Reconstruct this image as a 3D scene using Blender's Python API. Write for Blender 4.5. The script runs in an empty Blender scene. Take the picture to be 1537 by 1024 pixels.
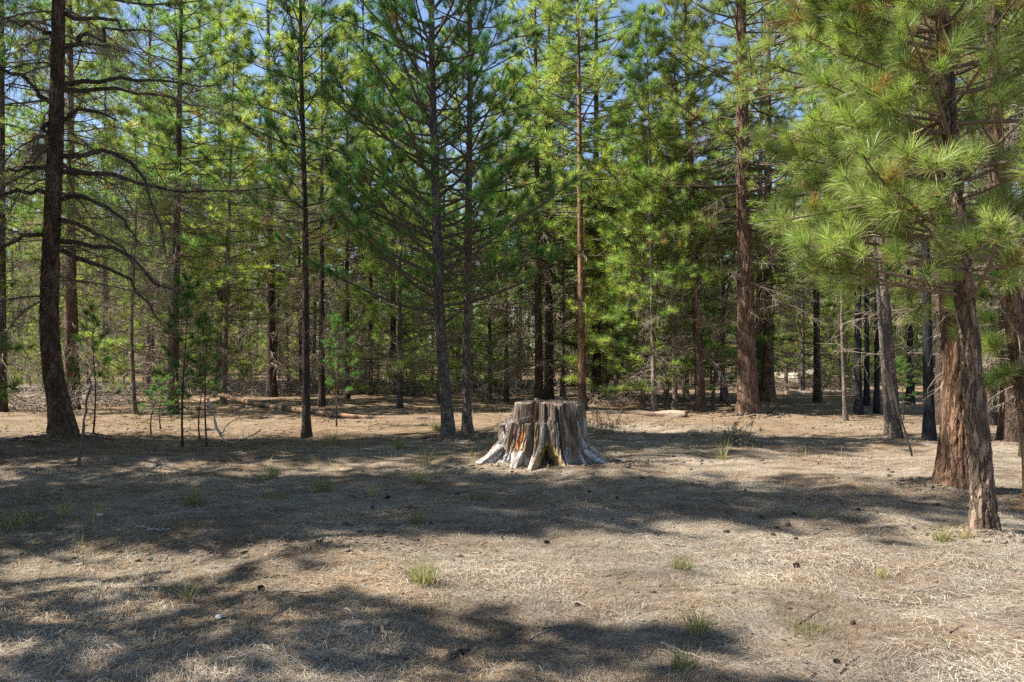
import bpy, math, numpy as np
from mathutils import Vector
R = math.radians
sc = bpy.context.scene
COL = sc.collection
rng = np.random.default_rng(11)

# ------------------------------------------------------------------ camera measures (photo pixels -> metres)
F, CX, HY, CH = 1110.0, 768.5, 540.0, 1.6
def at(px, py, D):
    return np.array([(px - CX) / F * D, D, CH + (HY - py) / F * D])
def dist(py):
    return CH * F / (py - HY)

# ------------------------------------------------------------------ noise
def _h(ix, iy, iz, s):
    h = (ix.astype(np.int64) * 374761393 + iy.astype(np.int64) * 668265263 + iz.astype(np.int64) * 2147483647 + s * 974634777) & 0xFFFFFFFF
    h = ((h ^ (h >> 13)) * 1274126177) & 0xFFFFFFFF
    h = ((h ^ (h >> 16)) * 2246822519) & 0xFFFFFFFF
    return ((h ^ (h >> 15)) & 0xFFFFFF) / float(0xFFFFFF) * 2 - 1
def vn(x, y, z, s=0):
    x, y, z = np.broadcast_arrays(np.asarray(x, float), np.asarray(y, float), np.asarray(z, float))
    ix, iy, iz = np.floor(x), np.floor(y), np.floor(z)
    fx, fy, fz = x - ix, y - iy, z - iz
    fx, fy, fz = [f * f * (3 - 2 * f) for f in (fx, fy, fz)]
    r = 0
    for a in (0, 1):
        for b in (0, 1):
            for c in (0, 1):
                w = (fx if a else 1 - fx) * (fy if b else 1 - fy) * (fz if c else 1 - fz)
                r = r + w * _h(ix + a, iy + b, iz + c, s)
    return r
def fbm(x, y, z, o=4, s=0):
    r, a, f = 0, 1.0, 1.0
    for k in range(o):
        r = r + a * vn(x * f, y * f, z * f, s + k * 17); a *= .5; f *= 2.03
    return r

def height(x, y):
    x = np.asarray(x, float); y = np.asarray(y, float)
    d = np.hypot(x, y)
    z = .10 * fbm(x * .16, y * .16, 0, 3, 5) + .05 * fbm(x * .7, y * .7, 3, 3, 9)
    z = z + .026 * fbm(x * 2.6, y * 2.6, 7, 3, 21) * np.clip(1.4 - d / 24, 0, 1)
    # low scuffed ridges of duff left of the middle, mound round the stump
    z = z + .05 * np.exp(-((y - 5.15 - .12 * x) / .12) ** 2) * np.clip(-(x + .8), 0, 1) * (vn(x * 3, y * 3, 1, 3) * .5 + .6)
    z = z + np.clip(d - 60, 0, 300) * .012
    return z
MOUND = [(4.25, 6.67, .05, .30), (5.5, 9.1, .07, .5), (-9.05, 14.95, .08, .6), (-1.25, 14.7, .05, .4), (-.95, 15.4, .05, .35), (7.1, 22.2, .08, .8), (.45, 11.2, .05, 1.0)]
_h0 = height
def height(x, y):
    x = np.asarray(x, float); y = np.asarray(y, float); z = _h0(x, y)
    for a, b_, h_, w_ in MOUND: z = z + h_ * np.exp(-((x - a) ** 2 + (y - b_) ** 2) / w_ ** 2)
    return z
def gz(x, y):
    return float(height(x, y))

# ------------------------------------------------------------------ mesh helpers
def mesh(name, V, quads=None, tris=None, mat=None, col=None, smooth=False):
    V = np.asarray(V, np.float32).reshape(-1, 3)
    m = bpy.data.meshes.new(name)
    q = np.zeros((0, 4), np.int32) if quads is None else np.asarray(quads, np.int32).reshape(-1, 4)
    t = np.zeros((0, 3), np.int32) if tris is None else np.asarray(tris, np.int32).reshape(-1, 3)
    m.vertices.add(len(V)); m.vertices.foreach_set('co', V.ravel())
    loops = np.concatenate([q.ravel(), t.ravel()]).astype(np.int32)
    m.loops.add(len(loops)); m.loops.foreach_set('vertex_index', loops)
    n = len(q) + len(t)
    ls = np.concatenate([np.arange(len(q)) * 4, len(q) * 4 + np.arange(len(t)) * 3]).astype(np.int32)
    m.polygons.add(n); m.polygons.foreach_set('loop_start', ls)
    if smooth: m.polygons.foreach_set('use_smooth', np.ones(n, bool))
    m.update(calc_edges=True)
    if col is not None:
        a = m.attributes.new('tint', 'FLOAT_COLOR', 'POINT')
        c = np.ones((len(V), 4), np.float32); c[:, :3] = col
        a.data.foreach_set('color', c.ravel())
    if mat: m.materials.append(mat)
    return m
def obj(name, m, parent=None):
    o = bpy.data.objects.new(name, m); COL.objects.link(o)
    if parent is not None: o.parent = parent
    return o
def tag(o, label=None, cat=None, group=None, kind=None):
    if label: o['label'] = label
    if cat: o['category'] = cat
    if group: o['group'] = group
    if kind: o['kind'] = kind
    return o
def thing(name, label, cat, loc=(0, 0, 0), rz=0, group=None):
    o = bpy.data.objects.new(name, None); COL.objects.link(o)
    o.empty_display_size = .2
    o.location = [float(c) for c in loc]; o.rotation_euler = (0, 0, rz)
    return tag(o, label, cat, group)

def nrm(v):
    return v / np.maximum(np.linalg.norm(v, axis=-1, keepdims=True), 1e-9)

class Geo:
    def __init__(s): s.V = []; s.Q = []; s.T = []; s.C = []; s.n = 0
    def add(s, V, Q=None, T=None, C=None):
        V = np.asarray(V, float).reshape(-1, 3)
        if Q is not None: s.Q.append(np.asarray(Q).reshape(-1, 4) + s.n)
        if T is not None: s.T.append(np.asarray(T).reshape(-1, 3) + s.n)
        s.V.append(V); s.n += len(V)
        if C is not None: s.C.append(np.broadcast_to(np.asarray(C, float), (len(V), 3)))
    def build(s, name, mat, smooth=False):
        c = lambda L, k: np.concatenate(L) if L else np.zeros((0, k))
        return mesh(name, c(s.V, 3), c(s.Q, 4), c(s.T, 3), mat, np.concatenate(s.C) if s.C else None, smooth)

def tubes(g, P, rad, sides=5, C=None):
    """P: (B,N,3) centre lines, rad: (B,N)."""
    P = np.asarray(P, float); rad = np.asarray(rad, float)
    B, N, _ = P.shape
    if B == 0: return
    t = nrm(np.gradient(P, axis=1))
    mean = nrm(P[:, -1] - P[:, 0])
    ref = np.where(np.abs(mean[:, 2:3]) < .8, np.array([[0, 0, 1.]]), np.array([[1., 0, 0]]))
    u = nrm(np.cross(t, ref[:, None, :])); v = np.cross(t, u)
    a = np.arange(sides) / sides * 2 * np.pi
    V = P[:, :, None] + rad[:, :, None, None] * (np.cos(a)[:, None] * u[:, :, None] + np.sin(a)[:, None] * v[:, :, None])
    i = np.arange(B)[:, None, None] * N * sides + np.arange(N - 1)[None, :, None] * sides
    k = np.arange(sides)[None, None, :]; k2 = (k + 1) % sides
    Q = np.stack([i + k, i + k2, i + sides + k2, i + sides + k], -1)
    g.add(V.reshape(-1, 3), Q=Q.reshape(-1, 4), C=C)

def walk(P0, az, el, L, curl, N, r, wob=.12):
    """grow B curved lines: start, azimuth, elevation, length, change of elevation."""
    B = len(P0)
    s = np.linspace(0, 1, N)
    wa = np.cumsum(r.normal(0, wob, (B, N)), 1); we = np.cumsum(r.normal(0, wob * .8, (B, N)), 1)
    A = az[:, None] + wa; E = el[:, None] + curl[:, None] * s[None] + we
    d = np.stack([np.cos(E) * np.cos(A), np.cos(E) * np.sin(A), np.sin(E)], -1)
    step = d[:, :-1] * (L[:, None, None] / (N - 1))
    return np.concatenate([P0[:, None], P0[:, None] + np.cumsum(step, 1)], 1)

def sample(P, b, u):
    """points and tangents on the lines P[b] at parameter u."""
    N = P.shape[1]
    x = np.clip(u, 0, .9999) * (N - 1); i = x.astype(int); f = (x - i)[:, None]
    a, c = P[b, i], P[b, i + 1]
    return a + (c - a) * f, nrm(c - a)

# ------------------------------------------------------------------ materials
def newmat(name):
    m = bpy.data.materials.new(name); m.use_nodes = True
    nt = m.node_tree; nt.nodes.clear()
    return m, nt, nt.nodes, nt.links
def N_(ns, t, **kw):
    n = ns.new(t)
    for k, v in kw.items(): setattr(n, k, v)
    return n
def ramp(ns, stops, interp='LINEAR'):
    n = ns.new('ShaderNodeValToRGB'); n.color_ramp.interpolation = interp
    e = n.color_ramp.elements
    while len(e) < len(stops): e.new(.5)
    for q, (p, c) in zip(e, stops): q.position = p; q.color = (*c, 1)
    return n
def mixc(ns, lk, fac, a, b, mode='MIX'):
    n = ns.new('ShaderNodeMix'); n.data_type = 'RGBA'; n.blend_type = mode; n.clamp_factor = True
    for s, v in ((0, fac), (6, a), (7, b)):
        if hasattr(v, 'links'): lk.new(v, n.inputs[s])
        elif s == 0: n.inputs[0].default_value = v
        else: n.inputs[s].default_value = (*v, 1)
    return n.outputs[2]
def mathn(ns, lk, op, a, b=0.0):
    n = ns.new('ShaderNodeMath'); n.operation = op
    for s, v in ((0, a), (1, b)):
        if hasattr(v, 'links'): lk.new(v, n.inputs[s])
        else: n.inputs[s].default_value = v
    return n.outputs[0]

def bark(name, plate, plate2, fissure, scale=9.0, zs=.22, bump=.8, dist_=.03):
    m, nt, ns, lk = newmat(name)
    out = N_(ns, 'ShaderNodeOutputMaterial'); p = N_(ns, 'ShaderNodeBsdfPrincipled')
    tc = N_(ns, 'ShaderNodeTexCoord'); mp = N_(ns, 'ShaderNodeMapping'); mp.inputs['Scale'].default_value = (1, 1, zs)
    lk.new(tc.outputs['Object'], mp.inputs['Vector'])
    nz = N_(ns, 'ShaderNodeTexNoise'); nz.inputs['Scale'].default_value = scale * .9; nz.inputs['Detail'].default_value = 5
    lk.new(mp.outputs[0], nz.inputs['Vector'])
    ad = N_(ns, 'ShaderNodeVectorMath', operation='MULTIPLY_ADD'); ad.inputs[1].default_value = (.13, .13, .13)
    lk.new(nz.outputs['Color'], ad.inputs[0]); lk.new(mp.outputs[0], ad.inputs[2])
    def ridge(k, det, wide):
        q = N_(ns, 'ShaderNodeTexNoise'); q.inputs['Scale'].default_value = scale * k; q.inputs['Detail'].default_value = det; q.inputs['Distortion'].default_value = .5
        lk.new(ad.outputs[0], q.inputs['Vector'])
        v = mathn(ns, lk, 'ABSOLUTE', mathn(ns, lk, 'SUBTRACT', q.outputs['Fac'], .5))
        rp = ramp(ns, [(0, (0, 0, 0)), (wide, (1, 1, 1))]); lk.new(v, rp.inputs[0]); return rp.outputs[0]
    fi_ = mathn(ns, lk, 'MULTIPLY', ridge(.8, 3, .075), ridge(1.9, 2, .05))
    pn = N_(ns, 'ShaderNodeTexNoise'); pn.inputs['Scale'].default_value = scale * .5; pn.inputs['Detail'].default_value = 4
    lk.new(mp.outputs[0], pn.inputs['Vector'])
    pr = ramp(ns, [(.35, (0, 0, 0)), (.65, (1, 1, 1))]); lk.new(pn.outputs['Fac'], pr.inputs[0])
    n2 = N_(ns, 'ShaderNodeTexNoise'); n2.inputs['Scale'].default_value = scale * 5; n2.inputs['Detail'].default_value = 6; n2.inputs['Roughness'].default_value = .7
    lk.new(mp.outputs[0], n2.inputs['Vector'])
    c = mixc(ns, lk, pr.outputs[0], plate, plate2)
    fl = ramp(ns, [(.3, (.55, .55, .55)), (.7, (1.25, 1.2, 1.15))]); lk.new(n2.outputs['Fac'], fl.inputs[0])
    c = mixc(ns, lk, .9, c, fl.outputs[0], 'MULTIPLY')
    c = mixc(ns, lk, fi_, tuple(.6 * f + .4 * q * .5 for f, q in zip(fissure, plate2)), c)
    oi = N_(ns, 'ShaderNodeObjectInfo')
    rr = ramp(ns, [(0, (.72, .74, .78)), (.5, (1, 1, 1)), (1, (1.25, 1.12, 1.0))]); lk.new(oi.outputs['Random'], rr.inputs[0])
    c = mixc(ns, lk, 1.0, c, rr.outputs[0], 'MULTIPLY')
    lk.new(c, p.inputs['Base Color']); p.inputs['Roughness'].default_value = .93; p.inputs['Specular IOR Level'].default_value = .2
    hsum = mathn(ns, lk, 'MULTIPLY_ADD', fi_, .8); lk.new(n2.outputs['Fac'], hsum.node.inputs[2])
    b = N_(ns, 'ShaderNodeBump'); b.inputs['Strength'].default_value = bump; b.inputs['Distance'].default_value = dist_
    lk.new(hsum, b.inputs['Height']); lk.new(b.outputs[0], p.inputs['Normal'])
    lk.new(p.outputs[0], out.inputs[0])
    return m

def tint_mat(name, rough=.9, trans=0.0, spec=.25, rand=None, noise=0.0, bump=0.0, nscale=30, zs=1.0):
    m, nt, ns, lk = newmat(name)
    out = N_(ns, 'ShaderNodeOutputMaterial'); p = N_(ns, 'ShaderNodeBsdfPrincipled')
    at_ = N_(ns, 'ShaderNodeAttribute', attribute_name='tint')
    c = at_.outputs['Color']
    if rand:
        oi = N_(ns, 'ShaderNodeObjectInfo'); rr = ramp(ns, [(i / (len(rand) - 1), k) for i, k in enumerate(rand)])
        lk.new(oi.outputs['Random'], rr.inputs[0]); c = mixc(ns, lk, 1.0, c, rr.outputs[0], 'MULTIPLY')
    if noise or bump:
        tc = N_(ns, 'ShaderNodeTexCoord'); mp = N_(ns, 'ShaderNodeMapping'); mp.inputs['Scale'].default_value = (1, 1, zs)
        lk.new(tc.outputs['Object'], mp.inputs['Vector'])
        nz = N_(ns, 'ShaderNodeTexNoise'); nz.inputs['Scale'].default_value = nscale; nz.inputs['Detail'].default_value = 8; nz.inputs['Roughness'].default_value = .65
        lk.new(mp.outputs[0], nz.inputs['Vector'])
        fl = ramp(ns, [(.3, (1 - noise,) * 3), (.7, (1 + noise,) * 3)]); lk.new(nz.outputs['Fac'], fl.inputs[0])
        c = mixc(ns, lk, 1.0, c, fl.outputs[0], 'MULTIPLY')
        if bump:
            b = N_(ns, 'ShaderNodeBump'); b.inputs['Strength'].default_value = bump; b.inputs['Distance'].default_value = .02
            lk.new(nz.outputs['Fac'], b.inputs['Height']); lk.new(b.outputs[0], p.inputs['Normal'])
    lk.new(c, p.inputs['Base Color']); p.inputs['Roughness'].default_value = rough; p.inputs['Specular IOR Level'].default_value = spec
    if trans:
        t = N_(ns, 'ShaderNodeBsdfTranslucent'); mx = N_(ns, 'ShaderNodeMixShader'); mx.inputs[0].default_value = trans
        c2 = mixc(ns, lk, 1.0, c, (1.4, 1.65, .75), 'MULTIPLY'); lk.new(c2, t.inputs['Color'])
        lk.new(p.outputs[0], mx.inputs[1]); lk.new(t.outputs[0], mx.inputs[2]); lk.new(mx.outputs[0], out.inputs[0])
    else: lk.new(p.outputs[0], out.inputs[0])
    return m

M = {}
M['ponderosa'] = bark('ponderosa bark', (.255, .165, .115), (.17, .112, .082), (.045, .03, .022), 8, .22)
M['orange'] = bark('orange ponderosa bark', (.45, .255, .15), (.30, .17, .10), (.06, .035, .022), 7, .2)
M['brown'] = bark('brown bark', (.14, .095, .07), (.10, .072, .055), (.03, .023, .02), 13, .25)
M['grey'] = bark('grey bark', (.26, .22, .185), (.185, .155, .13), (.05, .04, .034), 14, .3)
M['pale'] = bark('pale young bark', (.40, .33, .27), (.27, .21, .17), (.07, .055, .045), 12, .28)
M['char'] = bark('charred bark', (.055, .055, .06), (.035, .035, .04), (.012, .012, .013), 12, .25)
M['nearbark'] = bark('pale plated bark', (.37, .30, .24), (.24, .175, .13), (.05, .04, .033), 6.5, .3, 1.0, .05)
M['needle'] = tint_mat('pine needles', .38, .5, .45, [(.62, .85, .85), (.9, 1.0, 1.0), (1.05, 1.04, .97), (1.2, 1.13, .95)])
M['needle_hero'] = tint_mat('pine needles near', .40, .38, .45)
M['twig'] = tint_mat('twigs', .9, 0, .2, [(.8, .8, .8), (1.15, 1.1, 1.05)])
M['litter'] = tint_mat('needle litter', .75, .08, .3)
M['grass'] = tint_mat('grass blades', .6, .3, .3)
M['stump'] = tint_mat('weathered stump wood', .9, 0, .15, None, .7, 1.0, 34, .12)
M['rot'] = tint_mat('rotten wood', .95, 0, .1, None, .6, .9, 40, .5)
M['log'] = tint_mat('log wood', .88, 0, .2, None, .4, .6, 30, 1)
M['cone'] = tint_mat('pine cone', .85, 0, .2)

def ground_mat():
    m, nt, ns, lk = newmat('forest floor')
    out = N_(ns, 'ShaderNodeOutputMaterial'); p = N_(ns, 'ShaderNodeBsdfPrincipled')
    tc = N_(ns, 'ShaderNodeTexCoord')
    def nz(s, d=6, r=.6, vec=None):
        n = N_(ns, 'ShaderNodeTexNoise'); n.inputs['Scale'].default_value = s; n.inputs['Detail'].default_value = d; n.inputs['Roughness'].default_value = r
        lk.new(vec or tc.outputs['Object'], n.inputs['Vector']); return n
    big = nz(.55, 5, .6); mid = nz(3.2, 6, .65); fine = nz(38, 8, .75); fine2 = nz(140, 4, .7)
    duff = ramp(ns, [(.40, (0, 0, 0)), (.62, (1, 1, 1))]); lk.new(big.outputs['Fac'], duff.inputs[0])
    c = mixc(ns, lk, duff.outputs[0], (.39, .32, .235), (.28, .19, .118))
    m2 = ramp(ns, [(.42, (0, 0, 0)), (.66, (1, 1, 1))]); lk.new(mid.outputs['Fac'], m2.inputs[0])
    c = mixc(ns, lk, mathn(ns, lk, 'MULTIPLY', m2.outputs[0], .7), c, (.31, .275, .235))
    du = N_(ns, 'ShaderNodeAttribute', attribute_name='tint'); dsep = N_(ns, 'ShaderNodeSeparateColor'); lk.new(du.outputs['Color'], dsep.inputs[0])
    c = mixc(ns, lk, dsep.outputs[0], c, (.28, .19, .11))
    f1 = ramp(ns, [(.28, (.35, .33, .31)), (.5, (.95, .95, .95)), (.75, (1.35, 1.32, 1.28))]); lk.new(fine.outputs['Fac'], f1.inputs[0])
    c = mixc(ns, lk, .9, c, f1.outputs[0], 'MULTIPLY')
    f2 = ramp(ns, [(.3, (.6, .58, .56)), (.7, (1.25, 1.25, 1.25))]); lk.new(fine2.outputs['Fac'], f2.inputs[0])
    c = mixc(ns, lk, .8, c, f2.outputs[0], 'MULTIPLY')
    mpz = N_(ns, 'ShaderNodeMapping'); mpz.inputs['Scale'].default_value = (.9, 2.2, 1); lk.new(tc.outputs['Object'], mpz.inputs['Vector'])
    stq = nz(1.7, 7, .72, mpz.outputs[0]); sr = ramp(ns, [(.40, (.42, .36, .31)), (.56, (1, 1, 1))]); lk.new(stq.outputs['Fac'], sr.inputs[0])
    c = mixc(ns, lk, .75, c, sr.outputs[0], 'MULTIPLY')
    # dark specks of broken cones and bark
    vo = N_(ns, 'ShaderNodeTexVoronoi', feature='F1'); vo.inputs['Scale'].default_value = 7; lk.new(tc.outputs['Object'], vo.inputs['Vector'])
    sp = ramp(ns, [(.06, (1, 1, 1)), (.13, (0, 0, 0))]); lk.new(vo.outputs['Distance'], sp.inputs[0])
    c = mixc(ns, lk, mathn(ns, lk, 'MULTIPLY', sp.outputs[0], .8), c, (.07, .05, .038))
    lk.new(c, p.inputs['Base Color']); p.inputs['Roughness'].default_value = .95; p.inputs['Specular IOR Level'].default_value = .15
    hh = mathn(ns, lk, 'MULTIPLY_ADD', mid.outputs['Fac'], 1.2); lk.new(fine.outputs['Fac'], hh.node.inputs[2])
    b = N_(ns, 'ShaderNodeBump'); b.inputs['Strength'].default_value = .9; b.inputs['Distance'].default_value = .05
    lk.new(hh, b.inputs['Height']); lk.new(b.outputs[0], p.inputs['Normal'])
    lk.new(p.outputs[0], out.inputs[0])
    return m

# ------------------------------------------------------------------ ground sheet (finer towards the clearing)
def make_ground():
    r = [.5]
    while r[-1] < 600: r.append(r[-1] * (1.0075 if r[-1] < 30 else 1.03))
    r = np.array(r)
    a = np.concatenate([np.arange(40, 140, .3), np.arange(140, 400, 4.0)]) * np.pi / 180
    na, nr = len(a), len(r)
    X = r[:, None] * np.cos(a); Y = r[:, None] * np.sin(a)
    V = np.stack([X, Y, height(X, Y)], -1).reshape(-1, 3)
    i = np.arange(nr - 1)[:, None] * na; k = np.arange(na)[None]; k2 = (k + 1) % na
    Q = np.stack([i + k, i + na + k, i + na + k2, i + k2], -1).reshape(-1, 4)
    V = np.concatenate([V, [[0, 0, gz(0, 0)]]])
    T = np.stack([np.full(na, len(V) - 1), np.arange(na), (np.arange(na) + 1) % na], -1)
    dd = np.hypot(V[:, 0], V[:, 1]); dn = fbm(V[:, 0] * .3, V[:, 1] * .3, 0, 3, 71)
    du = np.clip((dd - 13 + 4 * dn - 1.2 * np.clip(V[:, 0] - 1, 0, 4)) / 6, 0, .75)
    o = obj('ground', mesh('ground', V, Q, T, ground_mat(), np.repeat(du[:, None], 3, 1), True))
    tag(o, 'dry forest floor of sandy soil and fallen needles in the clearing', 'ground', None, 'structure')
make_ground()

# ------------------------------------------------------------------ pines
GREEN = np.array([.135, .20, .052]); DARK = np.array([.042, .14, .040]); YELL = np.array([.35, .36, .13]); DEAD = np.array([.24, .145, .06])
def needles(g, P, D, r, n, ln, w, shoot, bend, base, base2, dead=.03, spread=(14, 82), droop=.12):
    T = len(P)
    D = nrm(D)
    ref = np.where(np.abs(D[:, 2:3]) < .9, np.array([[0, 0, 1.]]), np.array([[1., 0, 0]]))
    U = nrm(np.cross(D, ref)); W = np.cross(D, U)
    u = r.random((T, n)); ph = r.random((T, n)) * 2 * np.pi
    a = np.radians(spread[0] + (spread[1] - spread[0]) * (1 - u) ** .7 * (.55 + .6 * r.random((T, n))))
    sz = (.55 + .7 * r.random(T))
    b = P[:, None] - D[:, None] * (shoot * (1 - u))[..., None]
    d = np.cos(a)[..., None] * D[:, None] + np.sin(a)[..., None] * (np.cos(ph)[..., None] * U[:, None] + np.sin(ph)[..., None] * W[:, None])
    L = ln * sz[:, None] * (.75 + .4 * r.random((T, n)))
    tip = b + d * L[..., None]; tip[..., 2] -= droop * L * r.random((T, n))
    side = nrm(np.cross(d, r.normal(size=(T, n, 3)))) * (w / 2)
    tc = base + (base2 - base) * r.random((T, 1)) ** 1.3
    tc = tc * (.8 + .4 * r.random((T, 1)))
    isd = r.random(T) < dead
    tc[isd] = DEAD * (.7 + .6 * r.random((isd.sum(), 1)))
    c = tc[:, None] * (.75 + .5 * r.random((T, n, 1)))
    old = (u < .18)[..., None] & (r.random((T, n, 1)) < .5)
    c = np.where(old, DEAD * .9, c)
    M_ = T * n
    if bend:
        mid = b + d * (L * .55)[..., None]; mid[..., 2] += .02 * L
        V = np.stack([b - side, b + side, mid + side, mid - side, tip], 2).reshape(-1, 3)
        i = np.arange(M_) * 5
        g.add(V, Q=np.stack([i, i + 1, i + 2, i + 3], 1), T=np.stack([i + 3, i + 2, i + 4], 1), C=np.repeat(c.reshape(-1, 3), 5, 0))
    else:
        V = np.stack([b - side, b + side, tip], 2).reshape(-1, 3)
        i = np.arange(M_) * 3
        g.add(V, T=np.stack([i, i + 1, i + 2], 1), C=np.repeat(c.reshape(-1, 3), 3, 0))

def trunk_geo(H, r0, axis, r, sides=12, rows=26, rough=0.0, flare=.5, lean_roots=0.0, zmin=-.35):
    z = zmin + (H - zmin) * np.linspace(0, 1, rows) ** 1.35
    a = np.arange(sides) / sides * 2 * np.pi
    rr = r0 * np.clip(1 - np.clip(z, 0, H) / H, .015, 1) ** .82 * (1 + flare * np.exp(-np.clip(z, 0, 9) / (2.2 * r0 + .05)))
    A, Z = np.meshgrid(a, z)
    off = axis(Z.ravel()).reshape(Z.shape + (2,))
    RR = np.repeat(rr[:, None], sides, 1)
    s = r.integers(0, 999)
    lob = 1 + .22 * np.exp(-np.clip(Z, 0, 9) / (1.6 * r0 + .04)) * vn(np.cos(A) * 1.8, np.sin(A) * 1.8, 0, s)
    RR = RR * lob * (1 + .05 * vn(np.cos(A) * 1.5, np.sin(A) * 1.5, Z * .9, s + 1))
    if rough:
        x, y = np.cos(A) * r0 / .06, np.sin(A) * r0 / .06
        n1 = np.abs(fbm(x, y, Z * 3.2, 3, s + 2)); n2 = fbm(x * 3, y * 3, Z * 16, 2, s + 3)
        RR = RR - rough * (np.clip(1 - n1 * 4.5, 0, 1) - .25) + rough * .28 * n2
    V = np.stack([off[..., 0] + RR * np.cos(A), off[..., 1] + RR * np.sin(A), Z], -1).reshape(-1, 3)
    i = np.arange(rows - 1)[:, None] * sides; k = np.arange(sides)[None]; k2 = (k + 1) % sides
    g = Geo(); g.add(V, Q=np.stack([i + k, i + k2, i + sides + k2, i + sides + k], -1))
    return g

def pine(seed, H, r0, cb, Lmax, nb, el=(5, 45), curl=18, bark='brown', axis=None, shape=(.75, 1.0), subd=.26, sublen=.42, nn=40,
         nl=.17, nw=.007, shoot=.10, bend=False, base=GREEN, base2=YELL, dead_n=0, dead_z=(.5, 5), dead_len=1.2, dead_el=(-10, 10), dead_curl=-45,
         dead_twigs=16, sides=12, rows=26, rough=0.0, flare=.5, near=False, deadfrac=.03, twigcol=(.17, .135, .105), keep=None, extra=None, midtufts=.6, ztop=None, u0=.28, wob=.10, bcol=(.10, .078, .06), extra_dead=None):
    """returns {'trunk','branches','dead_branches','crown': mesh}."""
    r = np.random.default_rng(seed)
    ax = axis or (lambda z: np.zeros((len(z), 2)))
    out = {'trunk': trunk_geo(H, r0, ax, r, sides, rows, rough, flare).build('trunk', M[bark], not rough)}
    radz = lambda z: r0 * np.clip(1 - z / H, .02, 1) ** .82
    # living branches
    t = (np.arange(nb) + r.random(nb)) / nb
    z0 = cb + (H * .985 - cb) * t ** .95
    az = np.arange(nb) * 2.399 + r.normal(0, .5, nb)
    L = Lmax * (1 - t) ** shape[0] * np.minimum(1, shape[1] + t * 3) * (.7 + .5 * r.random(nb)) + .15
    E = np.radians(el[0] + (el[1] - el[0]) * t + r.normal(0, 8, nb))
    if extra is not None:          # branches read from the photograph: (z, azimuth deg, length, elevation deg)
        ex = np.array(extra, float)
        z0 = np.concatenate([z0, ex[:, 0]]); az = np.concatenate([az, np.radians(ex[:, 1])]); L = np.concatenate([L, ex[:, 2]]); E = np.concatenate([E, np.radians(ex[:, 3])])
    if keep is not None:
        k = keep(z0, az, L); z0, az, L, E = z0[k], az[k], L[k], E[k]
    nb = len(z0)
    o = ax(z0)
    P0 = np.stack([o[:, 0], o[:, 1], z0], 1)
    P = walk(P0, az, E, L, np.full(nb, np.radians(curl)), 9, r, wob)
    g = Geo()
    br = np.minimum(.011 * L + .004, radz(z0) * .6)
    tubes(g, P, br[:, None] * np.linspace(1, .3, 9)[None], 5 if near else 4, bcol)
    ns = np.maximum(2, (L * (1 - u0) / subd)).astype(int)
    b = np.repeat(np.arange(nb), ns)
    k = np.concatenate([np.arange(n) for n in ns])
    u = u0 + (.97 - u0) * (k + r.random(len(b)) * .8) / ns[b]
    S0, tg = sample(P, b, u)
    side = nrm(np.cross(tg, [0, 0, 1.])) * np.where((k % 2) == 0, 1, -1)[:, None]
    ang = np.radians(r.uniform(28, 65, len(b)))
    d = nrm(tg * np.cos(ang)[:, None] + side * np.sin(ang)[:, None] + np.stack([np.zeros(len(b))] * 2 + [r.normal(.12, .25, len(b))], 1))
    sl = np.clip(sublen * L[b] * (1.1 - u) * (.6 + .7 * r.random(len(b))), .1, 1.0)
    sa, se = np.arctan2(d[:, 1], d[:, 0]), np.arcsin(np.clip(d[:, 2], -1, 1))
    SP = walk(S0, sa, se, sl, np.full(len(b), np.radians(curl * .9)), 5, r, .12)
    tubes(g, SP, np.linspace(1, .45, 5)[None] * np.minimum(.003 + .006 * sl, .009)[:, None], 3, bcol)
    out['branches'] = g.build('branches', M['twig'])
    # tufts at the tips and along the outer shoots
    tp = [P[:, -1], SP[:, -1]]; td = [P[:, -1] - P[:, -2], SP[:, -1] - SP[:, -2]]
    m = (sl > .22) & (r.random(len(b)) < midtufts)
    idx = np.nonzero(m)[0]
    q, tq = sample(SP, idx, r.uniform(.45, .8, len(idx)))
    jd = nrm(tq + r.normal(0, .45, tq.shape)); tp.append(q + jd * .07); td.append(jd)
    idx = np.repeat(np.arange(nb), 2); q, tq = sample(P, idx, r.uniform(.6, .95, len(idx)))
    jd = nrm(tq + r.normal(0, .6, tq.shape)); tp.append(q + jd * .08); td.append(jd)
    tp = np.concatenate(tp); td = nrm(np.concatenate(td)); td[:, 2] += .4; td = nrm(td)
    g = Geo()
    needles(g, tp, td, r, nn, nl, nw, shoot, bend, np.asarray(base), np.asarray(base2), deadfrac)
    out['crown'] = g.build('crown', M['needle_hero'] if near else M['needle'])
    # dead lower branches with fine twigs
    if dead_n or extra_dead is not None:
        g = Geo(); n = dead_n
        z0 = np.sort(r.uniform(dead_z[0], dead_z[1], n)); az = r.random(n) * 2 * np.pi
        o = ax(z0)
        L = dead_len * r.uniform(.35, 1.15, n)
        E = np.radians(r.uniform(dead_el[0], dead_el[1], n))
        P = walk(np.stack([o[:, 0], o[:, 1], z0], 1), az, E, L, np.radians(dead_curl) * r.uniform(.4, 1.2, n), 9, r, .13)
        if extra_dead is not None:
            P = np.concatenate([P, extra_dead], 0)
            L = np.concatenate([L, np.linalg.norm(np.diff(extra_dead, axis=1), axis=2).sum(1)])
            n = len(P)
        rb = np.minimum(.010 * L + .004, .028)
        if extra_dead is not None: rb[-len(extra_dead):] = np.maximum(rb[-len(extra_dead):], .055)
        cc = np.asarray(twigcol)
        ne = 0 if extra_dead is None else len(extra_dead)
        tubes(g, P, rb[:, None] * np.linspace(1, .22, 9)[None], 5 if near else 3, np.repeat(np.where(np.arange(n)[:, None] >= n - ne, cc * .3, cc * .7), 9 * (5 if near else 3), 0))
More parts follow.
